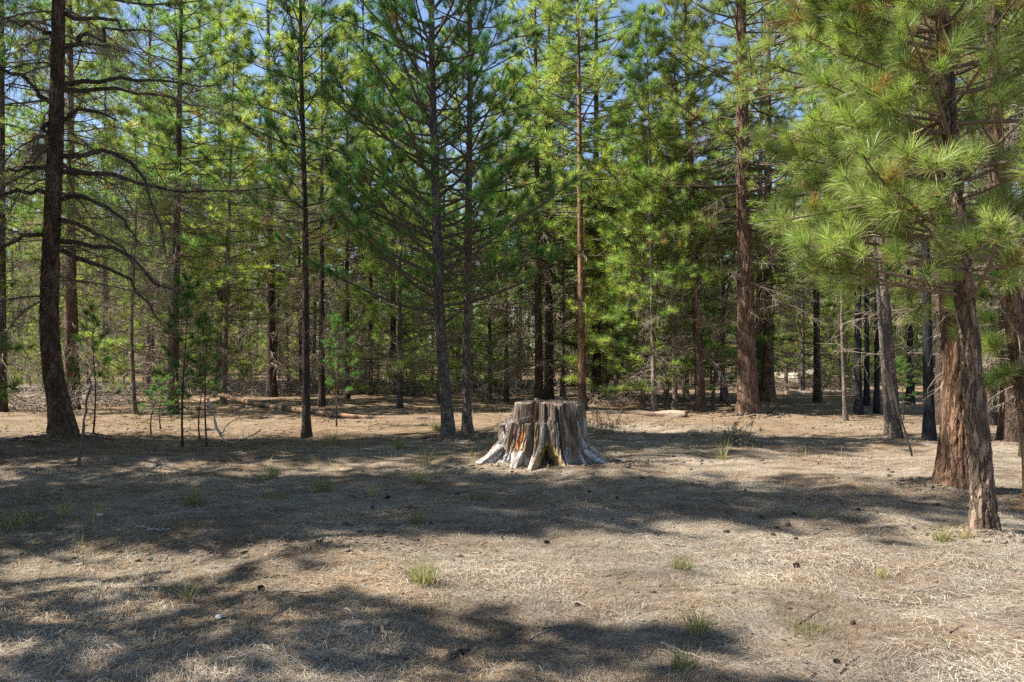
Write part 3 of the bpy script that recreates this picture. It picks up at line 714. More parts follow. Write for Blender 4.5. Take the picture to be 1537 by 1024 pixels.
# ------------------------------------------------------------------ the stump
def make_stump():
    c = spot(818, 700, 11.25); c[2] = at(818, 697, 11.25)[2]
    root = thing('tree_stump', 'big weathered grey stump with a stepped sawn top and flared roots', 'stump', c)
    nt_ = 760
    a = np.arange(nt_) / nt_ * 2 * np.pi
    ca, sa = np.cos(a), np.sin(a)
    r2 = np.random.default_rng(4)
    def bump(center, width):
        d = (np.degrees(a) - center + 180) % 360 - 180
        return np.exp(-(d / width) ** 2)
    def slabs(n, seed, amp):            # split slabs of wood, each a little in or out of line
        q = np.random.default_rng(seed); e = np.sort(q.random(n)) * 360; v = q.normal(0, amp, n + 1); v[-1] = v[0]
        k = np.searchsorted(e, (np.degrees(a) + 1.2 * vn(ca * 9, sa * 9, 0, seed)) % 360); t = v[k]
        for _ in range(2): t = (np.roll(t, 1) + t + np.roll(t, -1)) / 3
        return t
    Rt = .585 + .09 * bump(185, 40) + .06 * bump(0, 40) + .05 * fbm(ca * 2, sa * 2, 0, 3, 4) + slabs(34, 5, .03)
    led = .20 * bump(190, 42) + .17 * bump(235, 28) + .14 * bump(262, 18)
    zl = .66 + .04 * vn(ca * 5, sa * 5, 2, 6) + slabs(52, 6, .055)
    zt = .945 + .025 * vn(ca * 3, sa * 3, 3, 8) + slabs(44, 7, .034) - .05 * bump(200, 25)
    lob = .40 * bump(197, 15) + .16 * bump(218, 9) + .26 * bump(240, 11) + .30 * bump(257, 7) + .26 * bump(287, 7) + .12 * bump(305, 12) + .16 * bump(322, 12) + .34 * bump(341, 13) + .28 * bump(20, 25) + .3 * bump(75, 20) + .3 * bump(130, 24) + .03
    CRK = [(r2.random() * 360, r2.uniform(.6, 1.8), r2.uniform(.04, .13), r2.integers(0, 99)) for _ in range(40)]
    def cracks(z):
        o = 0
        for c0, wd, dp, sd_ in CRK:
            d = (np.degrees(a) - c0 - 4 * vn(z * 2.2, sd_, 0, 3) + 180) % 360 - 180
            o = o + dp * np.exp(-(d / wd) ** 2) * np.clip(.5 + 1.2 * vn(z * 3, sd_, 5, 4), 0, 1)
        return o
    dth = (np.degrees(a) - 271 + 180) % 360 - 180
    rows = []
    def pt(rad, z): rows.append(np.stack([rad * ca, rad * sa * .92, z], 1))
    groove = np.abs(fbm(ca * 5.5, sa * 5.5, 0, 3, 40))
    for s in np.linspace(0, 1, 90):
        z = -.12 + (zl + .12) * s
        zz = np.clip(z, 0, 2)
        g1 = np.abs(fbm(ca * 5.5, sa * 5.5, zz * .7, 3, 40)); g2 = np.abs(fbm(ca * 17, sa * 17, zz * 1.6, 3, 50)); g3 = vn(ca * 45, sa * 45, zz * 6, 60)
        rad = Rt + .10 * (1 - zz / .7) + lob * np.exp(-zz / .19) * 1.15 - .10 * np.clip(1 - g1 * 3.0, 0, 1) - cracks(zz) - .30 * np.clip(1.25 - (dth / 11.5) ** 2 - (zz / .30) ** 2 + .3 * vn(ca * 14, sa * 14, zz * 9, 58), 0, 1) ** .6 + .02 * np.floor(2.5 * vn(ca * 10, sa * 10, zz * 2.2, 57)) - .03 * np.clip(1 - g2 * 3, 0, 1) + .008 * g3
        pt(rad, z)
    rtop = rad
    for s in np.linspace(.1, 1, 10):
        pt(rtop - led * s - .004 * s, zl + .015 * vn(ca * 30, sa * 30, s * 3, 62) + .012 * s)
    rin = rtop - led - .004
    for s in np.linspace(.04, 1, 34):
        z = zl + .012 + (zt - zl - .012) * s
        g2 = np.abs(fbm(ca * 15, sa * 15, z * 1.4, 3, 52))
        pt(rin - .05 * np.clip(1 - g2 * 3, 0, 1) * min(1, s * 5) - .8 * cracks(z + 1) * min(1, s * 5) - .02 * s + .006 * vn(ca * 45, sa * 45, z * 6, 61), z)
    rtp = np.linalg.norm(rows[-1][:, :2] / np.array([1, .92]), axis=1)
    for s in np.linspace(.06, .98, 20):
        pt(rtp * (1 - s), zt * (1 - s) + .97 * s + .012 * vn(ca * (1 - s) * 14, sa * (1 - s) * 14, 0, 66) - .01)
    Vv = np.concatenate(rows); nr = len(rows)
    i = np.arange(nr - 1)[:, None] * nt_; k = np.arange(nt_)[None]; k2 = (k + 1) % nt_
    Q = np.stack([i + k, i + k2, i + nt_ + k2, i + nt_ + k], -1).reshape(-1, 4)
    # wood colours: silver grey, brown streaks, orange rot streak, brown upper block
    A = np.tile(a, nr); Z = Vv[:, 2]
    cA, sA = np.cos(A), np.sin(A)
    silver = np.array([.47, .455, .45]); brown = np.array([.15, .105, .07]); tan = np.array([.44, .34, .22]); orange = np.array([.42, .15, .04])
    st = np.clip(fbm(cA * 13, sA * 13, Z * 1.8, 5, 70) * .9 + .22 + .35 * np.clip((.35 - Z) / .2, 0, 1) - .25 * (np.cos(A - R(235)) > .6), 0, 1)[:, None]
    cl = brown + (silver - brown) * st
    tn = np.clip(fbm(cA * 12, sA * 12, Z * 1.2 + 5, 3, 71) * 1.6 - .35, 0, 1)[:, None]
    cl = cl + (tan - cl) * tn * .8
    up = np.clip((Z - .66) / .06, 0, 1)[:, None]
    cl = cl + (np.array([.24, .18, .135]) * (.6 + .8 * st) - cl) * up * .75
    d = np.abs((np.degrees(A) - 231 + 3 * vn(Z * 6, 0, 0, 5) + 180) % 360 - 180)
    om = (np.clip(1 - d / 4.0, 0, 1) * np.clip((Z - .25) / .08, 0, 1) * np.clip((.57 - Z) / .05, 0, 1))[:, None]
    cl = cl + (orange - cl) * np.clip(om * 1.6, 0, 1)
    gm = np.clip(vn(cA * 6, sA * 6, Z * 3, 75) - .2, 0, 1)[:, None] * np.clip(cA, 0, 1)[:, None]
    cl = cl + (np.array([.15, .15, .07]) - cl) * gm
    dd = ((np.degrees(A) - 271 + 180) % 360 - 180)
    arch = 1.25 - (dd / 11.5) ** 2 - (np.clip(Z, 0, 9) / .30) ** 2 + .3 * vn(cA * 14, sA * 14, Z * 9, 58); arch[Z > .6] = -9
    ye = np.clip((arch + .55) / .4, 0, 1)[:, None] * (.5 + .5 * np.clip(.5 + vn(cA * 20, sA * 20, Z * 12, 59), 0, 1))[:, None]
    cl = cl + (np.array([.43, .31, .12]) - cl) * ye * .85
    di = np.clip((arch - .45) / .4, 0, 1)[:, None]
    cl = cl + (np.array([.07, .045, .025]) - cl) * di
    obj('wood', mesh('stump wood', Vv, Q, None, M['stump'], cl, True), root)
    for pts, rr in (([(.62, -.30, .24), (.74, -.40, .13), (.86, -.46, .05), (1.0, -.50, -.04)], .085), ([(-.66, -.26, .26), (-.80, -.34, .14), (-.92, -.38, .06), (-1.06, -.42, -.04)], .11),
                    ([(-.40, -.56, .20), (-.44, -.70, .13), (-.48, -.80, .04), (-.53, -.90, -.06)], .085)):
        P = np.array(pts); u = np.linspace(0, 3, 26); P = np.stack([np.interp(u, range(4), P[:, k]) for k in range(3)], 1)
        for _ in range(4): P[1:-1] = (P[:-2] + 2 * P[1:-1] + P[2:]) / 4
        g = Geo(); n0 = 22
        tubes(g, P[None], (rr * np.linspace(1.1, .35, 26))[None], n0)
        vv = g.V[0]; cen = np.repeat(P, n0, 0); off = vv - cen
        idx = np.tile(np.arange(n0), 26)
        f = 1 + .35 * vn(np.cos(idx / n0 * 6.283) * 3, np.sin(idx / n0 * 6.283) * 3, np.repeat(u, n0) * .5, 90) + .08 * rng.normal(size=len(vv))
        g.V[0] = cen + off * f[:, None]
        s2 = np.clip(.6 + .8 * vn(idx * .9, np.repeat(u, n0), 0, 91), 0, 1)[:, None]
        g.C = [brown + (silver * .95 - brown) * s2]
        obj('root', g.build('root', M['stump'], True), root)
make_stump()

# ------------------------------------------------------------------ fallen logs
def log(name, label, pts, rad, colr, seed, stubs=0, hollow=False, ring=None, stublen=.5, sidesn=20, lift=.6):
    r = np.random.default_rng(seed)
    P = np.array(pts, float); n = 60
    u = np.linspace(0, len(P) - 1, n)
    P = np.stack([np.interp(u, range(len(pts)), P[:, k]) for k in range(3)], 1)
    for _ in range(6): P[1:-1] = (P[:-2] + 2 * P[1:-1] + P[2:]) / 4
    base = P[0].copy(); P = P - base
    rr = np.interp(u, np.linspace(0, len(pts) - 1, len(rad)), rad)
    t = thing(name, label, 'log', base)
    g = Geo(); tubes(g, P[None], rr[None], sidesn)
    vv = g.V[0]; cen = np.repeat(P, sidesn, 0)
    ix = np.tile(np.arange(sidesn), n) / sidesn * 6.283
    f = 1 + (.30 if hollow else .14) * vn(np.cos(ix) * 2, np.sin(ix) * 2, np.repeat(u, sidesn) * 4, seed) + .05 * vn(np.cos(ix) * 8, np.sin(ix) * 8, np.repeat(u, sidesn) * 8, seed + 1)
    vv = cen + (vv - cen) * f[:, None]
    # ragged ends
    for e, sgn in ((0, -1), (n - 1, 1)):
        s = slice(e * sidesn, (e + 1) * sidesn); d = nrm((P[-1] - P[0])[None])[0] * sgn
        vv[s] += d * (r.random((sidesn, 1)) * rr[e] * .8)
    g.V[0] = vv
    col = np.asarray(colr[0]) + (np.asarray(colr[1]) - np.asarray(colr[0])) * np.clip(.5 + vn(np.cos(ix) * 2, np.sin(ix) * 2, np.repeat(u, sidesn) * 2.2, seed + 3) * 1.0, 0, 1)[:, None]
    if ring is not None:
        for q in ring: col = np.where(np.abs(np.repeat(np.linspace(0, 1, n), sidesn) - q)[:, None] < .016, np.array([.035, .03, .028]), col)
    g.C = [col]
    # end caps (hollow heart where the photo shows one)
    for e in (0, n - 1):
        k0 = e * sidesn; c0 = len(vv) + (0 if e == 0 else 1)
    for e in (0, n - 1):
        d = nrm((P[-1] - P[0])[None])[0] * (-1 if e == 0 else 1)
        ci = P[e] - d * rr[e] * (1.2 if hollow else .1)
        k = np.arange(sidesn); tri = np.stack([k, (k + 1) % sidesn, np.full(sidesn, sidesn)], 1)
        ringv = g.V[0][e * sidesn:(e + 1) * sidesn]
        g.add(np.concatenate([ringv, ci[None]]), T=tri, C=np.concatenate([np.full((sidesn, 3), .30) * np.array([1.1, .85, .6]), [[.04, .03, .025]] if hollow else [[.3, .22, .14]]]))
    obj('trunk', g.build('log trunk', M['log'], True), t)
    if stubs:
        g = Geo(); q = r.uniform(.05, .95, stubs); S, tg = sample(P[None], np.zeros(stubs, int), q)
        az = r.random(stubs) * 6.283
        Q = walk(S, az, r.uniform(-.9, 1.2, stubs), stublen * r.uniform(.4, 1.3, stubs), r.normal(-.8, .9, stubs), 8, r, .2)
        tubes(g, Q, np.linspace(1, .35, 8)[None] * np.full((stubs, 1), .016), 4, np.array([.13, .11, .095]))
        obj('dead_branches', g.build('log branches', M['twig']), t)
    return t
def lp(px, py, D): return at(px, py, D)
log('fallen_pole', 'long thin orange brown fallen pole with dark rings running behind the stump', [lp(330, 592, 27), lp(385, 607, 24.5), (lp(455, 617, 22)), lp(530, 626, 20.5), lp(620, 630, 19.6), lp(700, 631, 19.0), lp(790, 629, 18.8)], [.075, .07, .068, .06],
    [(.25, .145, .075), (.12, .09, .065)], 41, 12, ring=[.2, .26, .36, .45, .56, .70], stublen=.55)
log('fallen_log', 'grey fallen log lying level behind the thick curved left pine', [lp(-30, 588, 36), lp(60, 583, 36.5), lp(200, 579, 37), lp(335, 574, 38)], [.12, .15, .16, .12], [(.30, .27, .24), (.17, .14, .115)], 42, 16, stublen=.9)
log('fallen_log', 'brown fallen log with bark behind the dark slender pine', [lp(318, 576, 38), lp(400, 578, 38), lp(460, 577, 38), lp(560, 578, 39)], [.24, .25, .22, .18], [(.24, .15, .09), (.12, .08, .055)], 43, 18, stublen=1.2)
log('fallen_log', 'dark fallen log deep in brush between the upswept pine and the stump', [lp(590, 580, 37), lp(680, 577, 38), lp(800, 575, 39), lp(860, 577, 39)], [.2, .2, .18, .15], [(.16, .12, .09), (.09, .07, .055)], 44, 18, stublen=1.0)
log('rotten_log', 'crumbling pale rotten log right behind the stump, with a dark hollow end', [lp(880, 624, 22.3), lp(930, 625, 22.2), lp(985, 625, 22), lp(1028, 626, 21.6)], [.12, .16, .15, .16], [(.31, .24, .175), (.12, .08, .055)], 45, 5, hollow=True, stublen=.3)
log('fallen_log', 'large pale fallen trunk with a broken white end behind the thick ponderosa', [lp(1085, 572, 40), lp(1150, 573, 39.5), lp(1195, 571, 39), lp(1231, 568, 38.5)], [.36, .42, .42, .50], [(.48, .42, .34), (.26, .21, .165)], 46, 4, hollow=False, stublen=.6)
log('fallen_log', 'thin pale fallen log right of the broken trunk end', [lp(1236, 568, 41), lp(1262, 567, 41), lp(1290, 569, 41)], [.16, .14, .1], [(.46, .40, .33), (.3, .24, .19)], 47, 4, stublen=.6)
log('fallen_log', 'low pale fallen log in the far right forest between the charred trunks', [lp(1180, 590, 34), lp(1240, 590, 34), lp(1330, 588, 34.5)], [.12, .13, .1], [(.3, .25, .2), (.17, .13, .1)], 48, 6, stublen=.5)

def branch(name, label, cat, lines, rad, colr, seed, base=None):
    """a fallen branch or stick: a list of poly lines in metres."""
    g = Geo(); r = np.random.default_rng(seed)
    b = np.array(lines[0][0], float)
    for L in lines:
        P = np.array(L, float); u = np.linspace(0, len(P) - 1, 14)
        P = np.stack([np.interp(u, range(len(L)), P[:, k]) for k in range(3)], 1)
        for _ in range(2): P[1:-1] = (P[:-2] + 2 * P[1:-1] + P[2:]) / 4
        P[1:-1] += r.normal(0, rad * .5, (12, 3))
        k = rad if L is lines[0] else rad * .6
        s = len(g.V)
        tubes(g, (P - b)[None], (k * np.linspace(1, .45, 14) * (1 + .25 * r.normal(size=14)).clip(.6, 1.5))[None], 7, np.asarray(colr))
        for e in (0, 13):
            ring = g.V[s][e * 7:(e + 1) * 7]; kk = np.arange(7)
            g.add(np.concatenate([ring, ring.mean(0)[None]]), T=np.stack([kk, (kk + 1) % 7, np.full(7, 7)], 1), C=np.asarray(colr) * 1.2)
    o = obj(name, g.build(name, M['log'], True)); o.location = [float(c) for c in b]
    return tag(o, label, cat)
def gp(px, py, up=0.0):
    p = spot(px, py); p[2] += up; return p
Db = dist(668)
branch('dead_branch', 'pale bleached broken branch bent to the ground beside the right thin sapling', 'branch', [[at(312, 598, Db), at(322, 630, Db), at(330, 655, Db), gp(345, 668, .03), at(365, 662, Db - .4), at(392, 645, Db - .8)], [at(330, 655, Db), at(340, 640, Db), at(360, 625, Db - .3)]], .024, (.38, .34, .30), 51)
branch('dead_branch', 'thin grey dead stick leaning beside the foot of the thick curved pine', 'branch', [[gp(118, 698, -.05), at(124, 650, dist(698)), at(132, 600, dist(698)), at(138, 560, dist(698))]], .024, (.11, .10, .09), 52)
branch('dead_branch', 'dark thin dead branch slanting to the ground from the grey ringed stem', 'branch', [[gp(1369, 684, 0), at(1355, 640, dist(684)), at(1338, 575, dist(684)), at(1326, 520, dist(684))]], .022, (.05, .042, .036), 53)
STK = [([(545, 994), (575, 999), (614, 1003)], .012, (.09, .075, .065), 'thin dark stick lying flat near the bottom edge'),
       ([(582, 954), (572, 966), (580, 978)], .014, (.30, .23, .16), 'short curved brown stick above the thin flat dark one'),
       ([(672, 998), (690, 989), (704, 981)], .022, (.07, .055, .045), 'thick dark broken chunk of branch near the bottom edge'),
       ([(515, 936), (530, 944), (538, 950)], .010, (.42, .32, .22), 'small straw coloured twig left of the curved brown stick'),
       ([(205, 800), (230, 806), (256, 806)], .014, (.25, .22, .20), 'grey curved stick in the shade on the left side'),
       ([(335, 1018), (365, 1014), (392, 1005)], .010, (.30, .25, .2), 'forked twig at the bottom edge left of the dark flat stick'),
       ([(274, 968), (292, 976), (310, 980)], .008, (.10, .08, .07), 'thin dark twig in the shaded bottom left'),
       ([(732, 806), (748, 803), (764, 803)], .010, (.30, .25, .2), 'small grey twig in the sunny strip below the stump'),
       ([(1066, 748), (1078, 757), (1092, 764)], .010, (.11, .09, .075), 'dark twig on shaded ground right of the stump'),
       ([(560, 672), (600, 670), (650, 674)], .016, (.30, .26, .22), 'long grey stick on the ground before the upswept pine'),
       ([(40, 700), (90, 704), (140, 701)], .012, (.25, .22, .19), 'pale stick in the shade below the thick curved pine')]
for pts, rad, c, lab in STK:
    branch('stick', lab, 'stick', [[gp(px, py, rad * .7) for px, py in pts]], rad, c, 60 + len(pts))

for i in range(34):
    px, py = rng.uniform(30, 1500), 640 + 360 * rng.random() ** 1.3
    if 690 < px < 930 and 640 < py < 720: continue
    p = spot(px, py); an = rng.uniform(-.9, .9); Ln = rng.uniform(.12, .5) * (1 if py > 720 else 1.8); q = []
    for t_ in (-.5, 0, .5):
        x_, y_ = p[0] + math.cos(an) * Ln * t_, p[1] + math.sin(an) * Ln * t_ + (.04 * Ln if t_ == 0 else 0); q.append([x_, y_, gz(x_, y_) + .008])
    branch('twig', 'thin dry fallen twig lying on the needle strewn clearing floor', 'twig', [q], rng.uniform(.004, .009), np.array([.2, .16, .125]) * rng.uniform(.5, 1.7), 900 + i)['group'] = 'fallen twigs scattered over the clearing floor'
# ------------------------------------------------------------------ grass tufts, shrubs
def tuft_mesh(seed, n, h, spread, base, base2, w=.005):
    r = np.random.default_rng(seed)
    az = r.random(n) * 6.283; rad = spread * .35 * np.sqrt(r.random(n))
    P0 = np.stack([rad * np.cos(az * 3), rad * np.sin(az * 3), np.full(n, -.01)], 1)
    el = np.radians(r.normal(74, 13, n).clip(25, 90)); L = h * r.uniform(.4, 1.1, n)
    P = walk(P0, az, el, L, -np.radians(r.uniform(5, 60, n)), 5, r, .06)
    d = nrm(P[:, -1] - P[:, 0]); side = nrm(np.cross(d, r.normal(size=(n, 3))))
    ww = w * np.array([1, .9, .7, .4, .05])
    Vv = np.stack([P - side[:, None] * ww[None, :, None] / 2, P + side[:, None] * ww[None, :, None] / 2], 2).reshape(-1, 3)
    i = np.arange(n)[:, None] * 10 + np.arange(4)[None] * 2
    Q = np.stack([i, i + 1, i + 3, i + 2], -1).reshape(-1, 4)
    c = base + (base2 - base) * r.random((n, 1)); c = np.repeat(c * (.8 + .4 * r.random((n, 1))), 10, 0)
    return mesh('grass_tuft', Vv, Q, None, M['grass'], c)
GG, GS = np.array([.10, .125, .045]), np.array([.38, .31, .15])
GT = [tuft_mesh(1, 150, .22, .30, GG * .9, GS * .75), tuft_mesh(2, 120, .26, .22, GG * 1.2, GS), tuft_mesh(3, 90, .22, .24, GS * .8, GS), tuft_mesh(4, 40, .36, .10, GG * 1.3, GS), tuft_mesh(5, 150, .16, .48, GG * .7, GS * .7)]
TUFTS = [(408, 712, 1, 1.1, 'bright yellow green grass tuft in the sun left of the upswept pine'), (484, 738, 0, 1.0, 'green grass tuft below the dark slender pine'), (292, 760, 0, 1.1, 'rounded green grass tuft in the shade on the left'),
         (415, 748, 4, 1.0, 'low green grass tuft between two taller tufts on the left'), (150, 772, 2, .9, 'straw coloured grass tuft in the shade at far left'), (18, 790, 4, 1.5, 'dark green grass patch at the left edge'),
         (628, 726, 1, .9, 'small green grass tuft left of the stump'), (640, 702, 3, 1.0, 'few tall pale grass stalks standing left of the stump'), (656, 722, 3, .8, 'thin yellow grass stalks next to the small green tuft by the stump'),
         (720, 748, 4, .9, 'low dark green grass patch in the shade in front of the stump'), (625, 790, 0, .75, 'dark grass tuft in the shade before the stump'), (634, 884, 1, .95, 'yellow green grass tuft in the middle of the sunny foreground'),
         (1023, 862, 0, .72, 'small bright green grass tuft right of the sunny foreground middle'), (1048, 948, 1, .8, 'large pale green grass tuft in the lower right foreground'), (1026, 1016, 0, .62, 'dark green grass tuft at the bottom edge'),
         (1086, 694, 3, 1.05, 'tall thin grass clump beside the dark shrub'), (1413, 812, 1, .8, 'green grass tuft left of the nearest pine foot'), (1450, 815, 2, .6, 'dry pale grass tuft touching the nearest pine foot'),
         (1222, 775, 2, .5, 'tiny dry grass tuft in the shade on the right'), (1212, 945, 4, .7, 'sparse green grass patch in the lower right sunny litter'), (281, 918, 3, .5, 'few short green blades by a dark scuffed hollow on the left'),
         (600, 672, 1, 1.0, 'yellowish grass tuft near the long grey stick'), (655, 648, 1, 1.2, 'grass tuft touching the foot of the upswept pine'), (1300, 742, 3, .5, 'small upright stalks in the shade far right'), (560, 742, 2, .8, 'pale grass wisps between the stump and the left tufts'),
         (95, 780, 3, .8, 'thin upright stalks in the left shade'), (500, 666, 1, 1.5, 'wide yellow grass tuft along the sunlit strip on the left'), (1322, 862, 2, .5, 'dry grass wisp in the sunny litter on the right')]
for px, py, k, s, lab in TUFTS:
    p = spot(px, py); o = obj('grass_tuft', GT[k]); o.location = [float(c) for c in p]; o.scale = (s * 1.1, s * 1.1, s); o.rotation_euler = (0, 0, rng.random() * 6.28)
    tag(o, lab, 'grass tuft')

def brush(name, label, cat, p, w, d, h, n, seed, colr, up=.3, rad=.007, leaf=None):
    r = np.random.default_rng(seed); g = Geo()
    P0 = np.stack([r.normal(0, w / 2.6, n), r.normal(0, d / 2.6, n), r.random(n) ** 1.5 * h * .6], 1)
    P = walk(P0, r.random(n) * 6.283, r.normal(up, .5, n), r.uniform(.3, 1.0, n) * max(h, .35) * 1.3, r.normal(-.3, .7, n), 6, r, .25)
    P[..., 2] = np.maximum(P[..., 2], .01)
    tubes(g, P, np.linspace(1, .4, 6)[None] * (rad * r.uniform(.5, 1.6, n))[:, None], 3, np.repeat(np.asarray(colr)[None] * r.uniform(.6, 1.4, (n, 1)), 18, 0))
    t = thing(name, label, cat, p)
    obj('twigs', g.build('twigs', M['twig']), t)
    if leaf is not None:
        g = Geo(); needles(g, P[:, -1], P[:, -1] - P[:, -2], r, 14, .06, .008, .10, False, np.asarray(leaf), np.asarray(leaf) * 1.5, 0); obj('foliage', g.build('foliage', M['grass']), t)
BR = [(180, 606, 3.0, 1.2, .9, 260, (.19, .165, .14), 'grey leafless bush in front of the grey fallen log'), (45, 615, 2.4, 1.0, .8, 220, (.20, .175, .15), 'tangle of dead twigs left behind the thick curved pine'),
      (415, 594, 3.2, 1.2, .9, 320, (.13, .115, .10), 'dark brush pile under the brown fallen log'), (530, 592, 3.6, 1.4, 1.1, 360, (.15, .13, .11), 'brush pile of dead branches behind the fallen pole'),
      (620, 594, 2.6, 1.2, .9, 260, (.12, .10, .085), 'dark brush pile behind the low bushy pine cluster'), (770, 592, 3.4, 1.2, .9, 300, (.17, .145, .12), 'brush pile of dead branches behind the stump'),
      (1140, 590, 3.0, 1.2, .6, 220, (.2, .17, .14), 'brush heap under the pale fallen trunk'), (1250, 588, 3.0, 1.2, .7, 240, (.18, .155, .13), 'brush heap right of the pale fallen trunk'),
      (925, 606, 2.0, .8, .6, 160, (.2, .16, .13), 'dry twigs heaped behind the rotten log'), (300, 592, 2.8, 1.2, .9, 240, (.17, .145, .12), 'dead twig heap behind the green young pine and saplings')]
for i, (px, py, w, d, h, n, c, lab) in enumerate(BR):
    brush('brush_pile', lab, 'brush pile', spot(px, py), w, d, h * 1.2, int(n * 1.5), 200 + i, np.array(c) * 1.15, rad=.011)
brush('shrub', 'small dark grey shrub on shaded ground right of the stump', 'shrub', spot(1106, 674), .42, .35, .2, 130, 231, (.09, .085, .08), .7, .004, (.05, .06, .045))
brush('shrub', 'pale grey brown dry shrub just right behind the stump', 'shrub', spot(905, 655), .7, .5, .34, 140, 232, (.26, .23, .18), .8, .003, (.20, .18, .11))

# ------------------------------------------------------------------ cones, stone
def cone_mesh():
    g = Geo(); r = np.random.default_rng(9); n = 90
    k = np.arange(n); t = (k + .5) / n; a = k * 2.39996
    rad = .034 * np.sin(np.pi * np.clip(t * .93 + .07, 0, 1)) ** .7; z = (t - .5) * .085
    c = np.stack([rad * .6 * np.cos(a), rad * .6 * np.sin(a), z], 1); o = np.stack([np.cos(a), np.sin(a), .35 + 0 * a], 1); s = np.stack([-np.sin(a), np.cos(a), 0 * a], 1)
    w = (.010 * np.ones(n))[:, None]
    Vv = np.stack([c - s * w, c + s * w, c + o * rad[:, None] * .55 + s * w * .7, c + o * rad[:, None] * .55 - s * w * .7], 1).reshape(-1, 3)
    g.add(Vv, Q=np.arange(n * 4).reshape(-1, 4), C=np.repeat(np.array([[.085, .055, .038]]) * r.uniform(.6, 1.6, (n, 1)), 4, 0))
    tubes(g, np.array([[[0, 0, z_] for z_ in np.linspace(-.044, .044, 8)]]), np.array([.024 * np.sin(np.linspace(.25, 2.9, 8))]), 10, (.04, .028, .02))
    return g.build('pine_cone', M['cone'])
CM = cone_mesh()
CONES = [(850, 779), (1143, 776), (1163, 806), (1194, 772), (885, 745), (1180, 786), (1090, 800), (1260, 728), (1332, 716), (520, 800), (650, 793), (690, 742), (1372, 794), (1195, 812), (1278, 935), (1257, 990), (1192, 856), (985, 802), (742, 724),
         (965, 728), (1040, 735), (1120, 745), (1230, 700), (1015, 690), (412, 772), (560, 760), (610, 770), (700, 800), (390, 905), (335, 955), (820, 818), (1060, 725), (1165, 790), (1290, 770), (930, 752), (580, 745), (755, 812), (870, 910), (480, 835), (1410, 760)]
for px, py in CONES:
    p = spot(px + rng.normal(0, 2), py); o = obj('pine_cone', CM); s = rng.uniform(.42, .72)
    o.location = (p[0], p[1], p[2] + .016 * s); o.scale = (s, s, s * 1.25); o.rotation_euler = (R(90 + rng.normal(0, 15)), rng.random() * 6, rng.random() * 6.28)
    tag(o, 'dark pine cone lying on the dry clearing floor', 'pine cone', 'pine cones scattered over the clearing floor')
def stone(px, py, s, label):
    th, ph = np.meshgrid(np.linspace(0, 6.283, 24, endpoint=False), np.linspace(.05, 3.09, 14))
    dx, dy, dz = np.sin(ph) * np.cos(th), np.sin(ph) * np.sin(th), np.cos(ph)
    q = 1 + .3 * fbm(dx * 1.6, dy * 1.6, dz * 1.6, 3, int(px))
    Vv = np.stack([dx * q * s, dy * q * s * .8, dz * q * s * .55], -1).reshape(-1, 3)
    i = np.arange(13)[:, None] * 24; k = np.arange(24)[None]; k2 = (k + 1) % 24
    o = obj('stone', mesh('stone', Vv, np.stack([i + k, i + 24 + k, i + 24 + k2, i + k2], -1).reshape(-1, 4), None, M['log'], np.full((len(Vv), 3), .5) * np.array([1, .95, .88]), True))
    p = spot(px, py); o.location = (p[0], p[1], p[2] + s * .25); tag(o, label, 'stone')
stone(329, 948, .028, 'small pale stone in the shaded bottom left')
stone(149, 778, .035, 'white grey stone beside the straw tuft at far left')

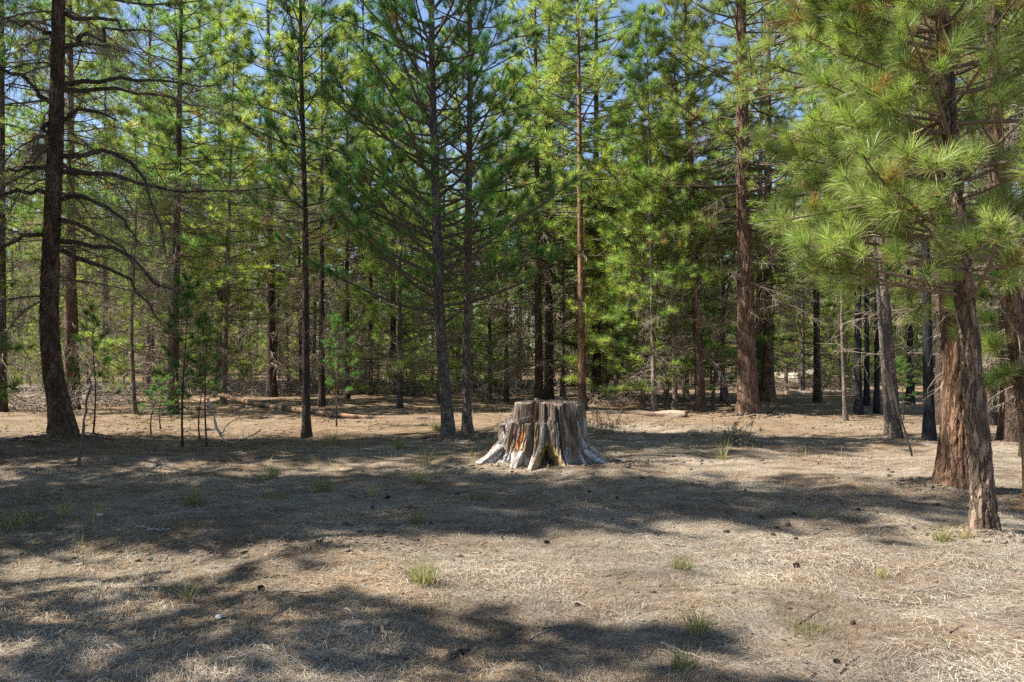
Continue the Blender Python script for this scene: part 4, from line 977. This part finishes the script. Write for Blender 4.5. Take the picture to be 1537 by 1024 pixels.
# ------------------------------------------------------------------ uncountable litter
def litter():
    r = np.random.default_rng(31)
    n = 300000
    D = 3.2 + 17.5 * r.random(n) ** 1.7; x = r.uniform(-.8, .8, n) * D
    dens = fbm(x * .45, D * .45, 1, 3, 33) + .25 + .25 * (x > 1)
    k = r.random(n) < np.clip(.30 + dens * 1.2 + .45 * np.clip(x - .4, 0, 1), .08, 1)
    x, D = x[k], D[k]; n = len(x)
    flow = 6.283 * vn(x * .5, D * .5, 4, 35) * .5
    a = flow + r.normal(0, .9, n)
    L = r.uniform(.04, .115, n); w = r.uniform(.0008, .0018, n) * (1 + .06 * D)
    bend = r.normal(0, .25, n); d1 = np.stack([np.cos(a), np.sin(a)], 1); d2 = np.stack([np.cos(a + bend), np.sin(a + bend)], 1)
    p0 = np.stack([x, D], 1); p1 = p0 + d1 * (L / 2)[:, None]; p2 = p1 + d2 * (L / 2)[:, None]
    lift = r.random(n) ** 3
    def z3(p, h): return np.concatenate([p, (height(p[:, 0], p[:, 1]) + h)[:, None]], 1)
    P = np.stack([z3(p0, .004 + .012 * lift), z3(p1, .006 + .03 * lift), z3(p2, .003 + .02 * r.random(n) * lift)], 1)
    s = np.stack([-np.sin(a), np.cos(a), r.normal(0, .3, n)], 1) * (w / 2)[:, None]
    Vv = np.stack([P - s[:, None], P + s[:, None]], 2).reshape(-1, 3)
    i = np.arange(n)[:, None] * 6 + np.array([0, 2])[None]
    Q = np.stack([i, i + 1, i + 3, i + 2], -1).reshape(-1, 4)
    pal = np.array([[.42, .345, .23], [.33, .20, .10], [.36, .33, .28], [.13, .09, .06], [.48, .42, .31]])
    om = np.clip(.5 + fbm(x * .35, D * .35, 8, 2, 36), 0, 1)
    pr = np.stack([.30 + 0 * om, .12 + .34 * om, .24 - .14 * om, .20 + 0 * om, .16 - .06 * om], 1); pr /= pr.sum(1, keepdims=True)
    c = pal[(r.random((n, 1)) > np.cumsum(pr, 1)).sum(1).clip(0, 4)] * r.uniform(.6, 1.2, (n, 1))
    c = c * np.clip(.86 + .55 * fbm(x * 1.1, D * 1.1, 6, 3, 38), .35, 1.2)[:, None]
    gm = np.clip(.3 + 1.2 * fbm(x * .6, D * .6, 2, 2, 39), 0, .45)[:, None]; c = c + (c.mean(1, keepdims=True) * np.array([1.06, 1.0, .90]) - c) * gm
    o = obj('needle_litter', mesh('needle_litter', Vv, Q, None, M['litter'], np.repeat(c, 6, 0)))
    tag(o, 'fallen straw coloured pine needles strewn over the clearing floor', 'needle litter', None, 'stuff')
    # chips of bark and clods of duff
    n = 30000; D = 3.2 + 26 * r.random(n) ** 1.1; x = r.uniform(-.75, .75, n) * D
    k = r.random(n) < np.clip(.3 + fbm(x * .8, D * .8, 2, 3, 44) * 1.2, .05, 1); x, D = x[k], D[k]; n0 = len(x)
    nc = 500; x = np.concatenate([x, .5 + r.normal(0, .9, nc)]); D = np.concatenate([D, 10.5 + np.abs(r.normal(0, .35, nc))])
    for a_, b_, h_, w_ in MOUND:
        nc = 420; q = r.random(nc) * 6.283; rr = w_ * (.5 + 1.1 * r.random(nc)); x = np.concatenate([x, a_ + rr * np.cos(q)]); D = np.concatenate([D, b_ + rr * np.sin(q)])
    nc = 900; x = np.concatenate([x, r.normal(-2.1, .9, nc)]); D = np.concatenate([D, 6.1 + r.normal(0, .22, nc)])
    n = len(x); s = (.004 + .019 * r.random(n) ** 3.5) * np.clip(D / 9, .8, 2); s[n0:] *= 1.6
    tet = nrm(r.normal(size=(n, 6, 3)) * .25 + np.array([[1, 0, 0], [-1, 0, 0], [0, 1, 0], [0, -1, 0], [0, 0, 1], [0, 0, -1.]])[None])
    sc3 = np.stack([r.uniform(.6, 2, n), r.uniform(.6, 1.4, n), r.uniform(.3, .8, n)], 1)
    Vv = tet * (s[:, None] * sc3)[:, None] + np.stack([x, D, height(x, D) + s * .25], 1)[:, None]
    F8 = np.array([[0, 2, 4], [2, 1, 4], [1, 3, 4], [3, 0, 4], [2, 0, 5], [1, 2, 5], [3, 1, 5], [0, 3, 5]])
    T = (np.arange(n)[:, None, None] * 6 + F8[None]).reshape(-1, 3)
    pal = np.array([[.09, .06, .042], [.17, .105, .065], [.21, .16, .115], [.12, .09, .07]])
    c = pal[r.integers(0, 4, n)] * r.uniform(.7, 1.3, (n, 1))
    o = obj('bark_debris', mesh('bark_debris', Vv.reshape(-1, 3), None, T, M['litter'], np.repeat(c, 6, 0)))
    tag(o, 'small chips of bark, clods and crumbled cones over the ground', 'debris', None, 'stuff')
    # thin scattered blades
    n = 6500; D = 4.5 + 19 * r.random(n); x = r.uniform(-.72, .5, n) * D
    k = (fbm(x * .5, D * .5, 3, 3, 55) > .12) & (r.random(n) < np.where(x > .5, .25, 1) * np.clip((D - 4) / 6, .12, 1)); x, D = x[k], D[k]; n = len(x)
    P = walk(np.stack([x, D, height(x, D) - .01], 1), r.random(n) * 6.283, np.radians(r.normal(65, 16, n)), r.uniform(.06, .22, n), np.radians(r.uniform(-50, 0, n)), 4, r, .08)
    side = nrm(np.cross(nrm(P[:, -1] - P[:, 0]), r.normal(size=(n, 3)))) * (.0014 + .00026 * D)[:, None]
    ww = np.array([1, .8, .6, .1])[None, :, None]
    Vv = np.stack([P - side[:, None] * ww, P + side[:, None] * ww], 2).reshape(-1, 3)
    i = np.arange(n)[:, None] * 8 + np.array([0, 2, 4])[None]
    c = GG + (GS - GG) * r.random((n, 1))
    o = obj('sparse_grass', mesh('sparse_grass', Vv, np.stack([i, i + 1, i + 3, i + 2], -1).reshape(-1, 4), None, M['grass'], np.repeat(c, 8, 0)))
    tag(o, 'sparse thin grass blades growing through the needle litter', 'grass', None, 'stuff')
litter()

# ------------------------------------------------------------------ light, sky, camera
SUN_EL, SUN_AZ = 50.0, -90.0           # azimuth from +Y towards +X
sd = Vector((math.sin(R(SUN_AZ)) * math.cos(R(SUN_EL)), math.cos(R(SUN_AZ)) * math.cos(R(SUN_EL)), math.sin(R(SUN_EL))))
L = bpy.data.lights.new('sun', 'SUN'); L.energy = 5.0; L.angle = R(.53); L.color = (1.0, .95, .865)
lo = bpy.data.objects.new('sun', L); COL.objects.link(lo); lo.rotation_euler = (-sd).to_track_quat('-Z', 'Y').to_euler(); lo.location = (-20, 10, 30)
w = bpy.data.worlds.new('World'); sc.world = w; w.use_nodes = True
nt = w.node_tree; bgn = nt.nodes['Background']
sky = nt.nodes.new('ShaderNodeTexSky'); sky.sky_type = 'NISHITA'; sky.sun_disc = False
sky.sun_elevation = R(SUN_EL); sky.sun_rotation = R(SUN_AZ); sky.altitude = 1200; sky.air_density = 1.0; sky.dust_density = .9; sky.ozone_density = 1.0
nt.links.new(sky.outputs[0], bgn.inputs[0]); bgn.inputs[1].default_value = .085
cam = bpy.data.cameras.new('camera'); co = bpy.data.objects.new('camera', cam); COL.objects.link(co)
co.location = (0, 0, CH); co.rotation_euler = (R(90), 0, 0)
cam.sensor_width = 36; cam.lens = 36 * F / 1537; cam.shift_y = (HY - 512) / 1537
cam.clip_start = .05; cam.clip_end = 2000
sc.camera = co
sc.view_settings.view_transform = 'Standard'; sc.view_settings.look = 'None'; sc.view_settings.gamma = 1; sc.view_settings.use_curve_mapping = False
sc.view_settings.exposure = 1.56
cy = sc.cycles
cy.max_bounces = 6; cy.diffuse_bounces = 3; cy.glossy_bounces = 2; cy.transmission_bounces = 3; cy.transparent_max_bounces = 4
cy.use_denoising = False
sc.render.filter_size = 1.1
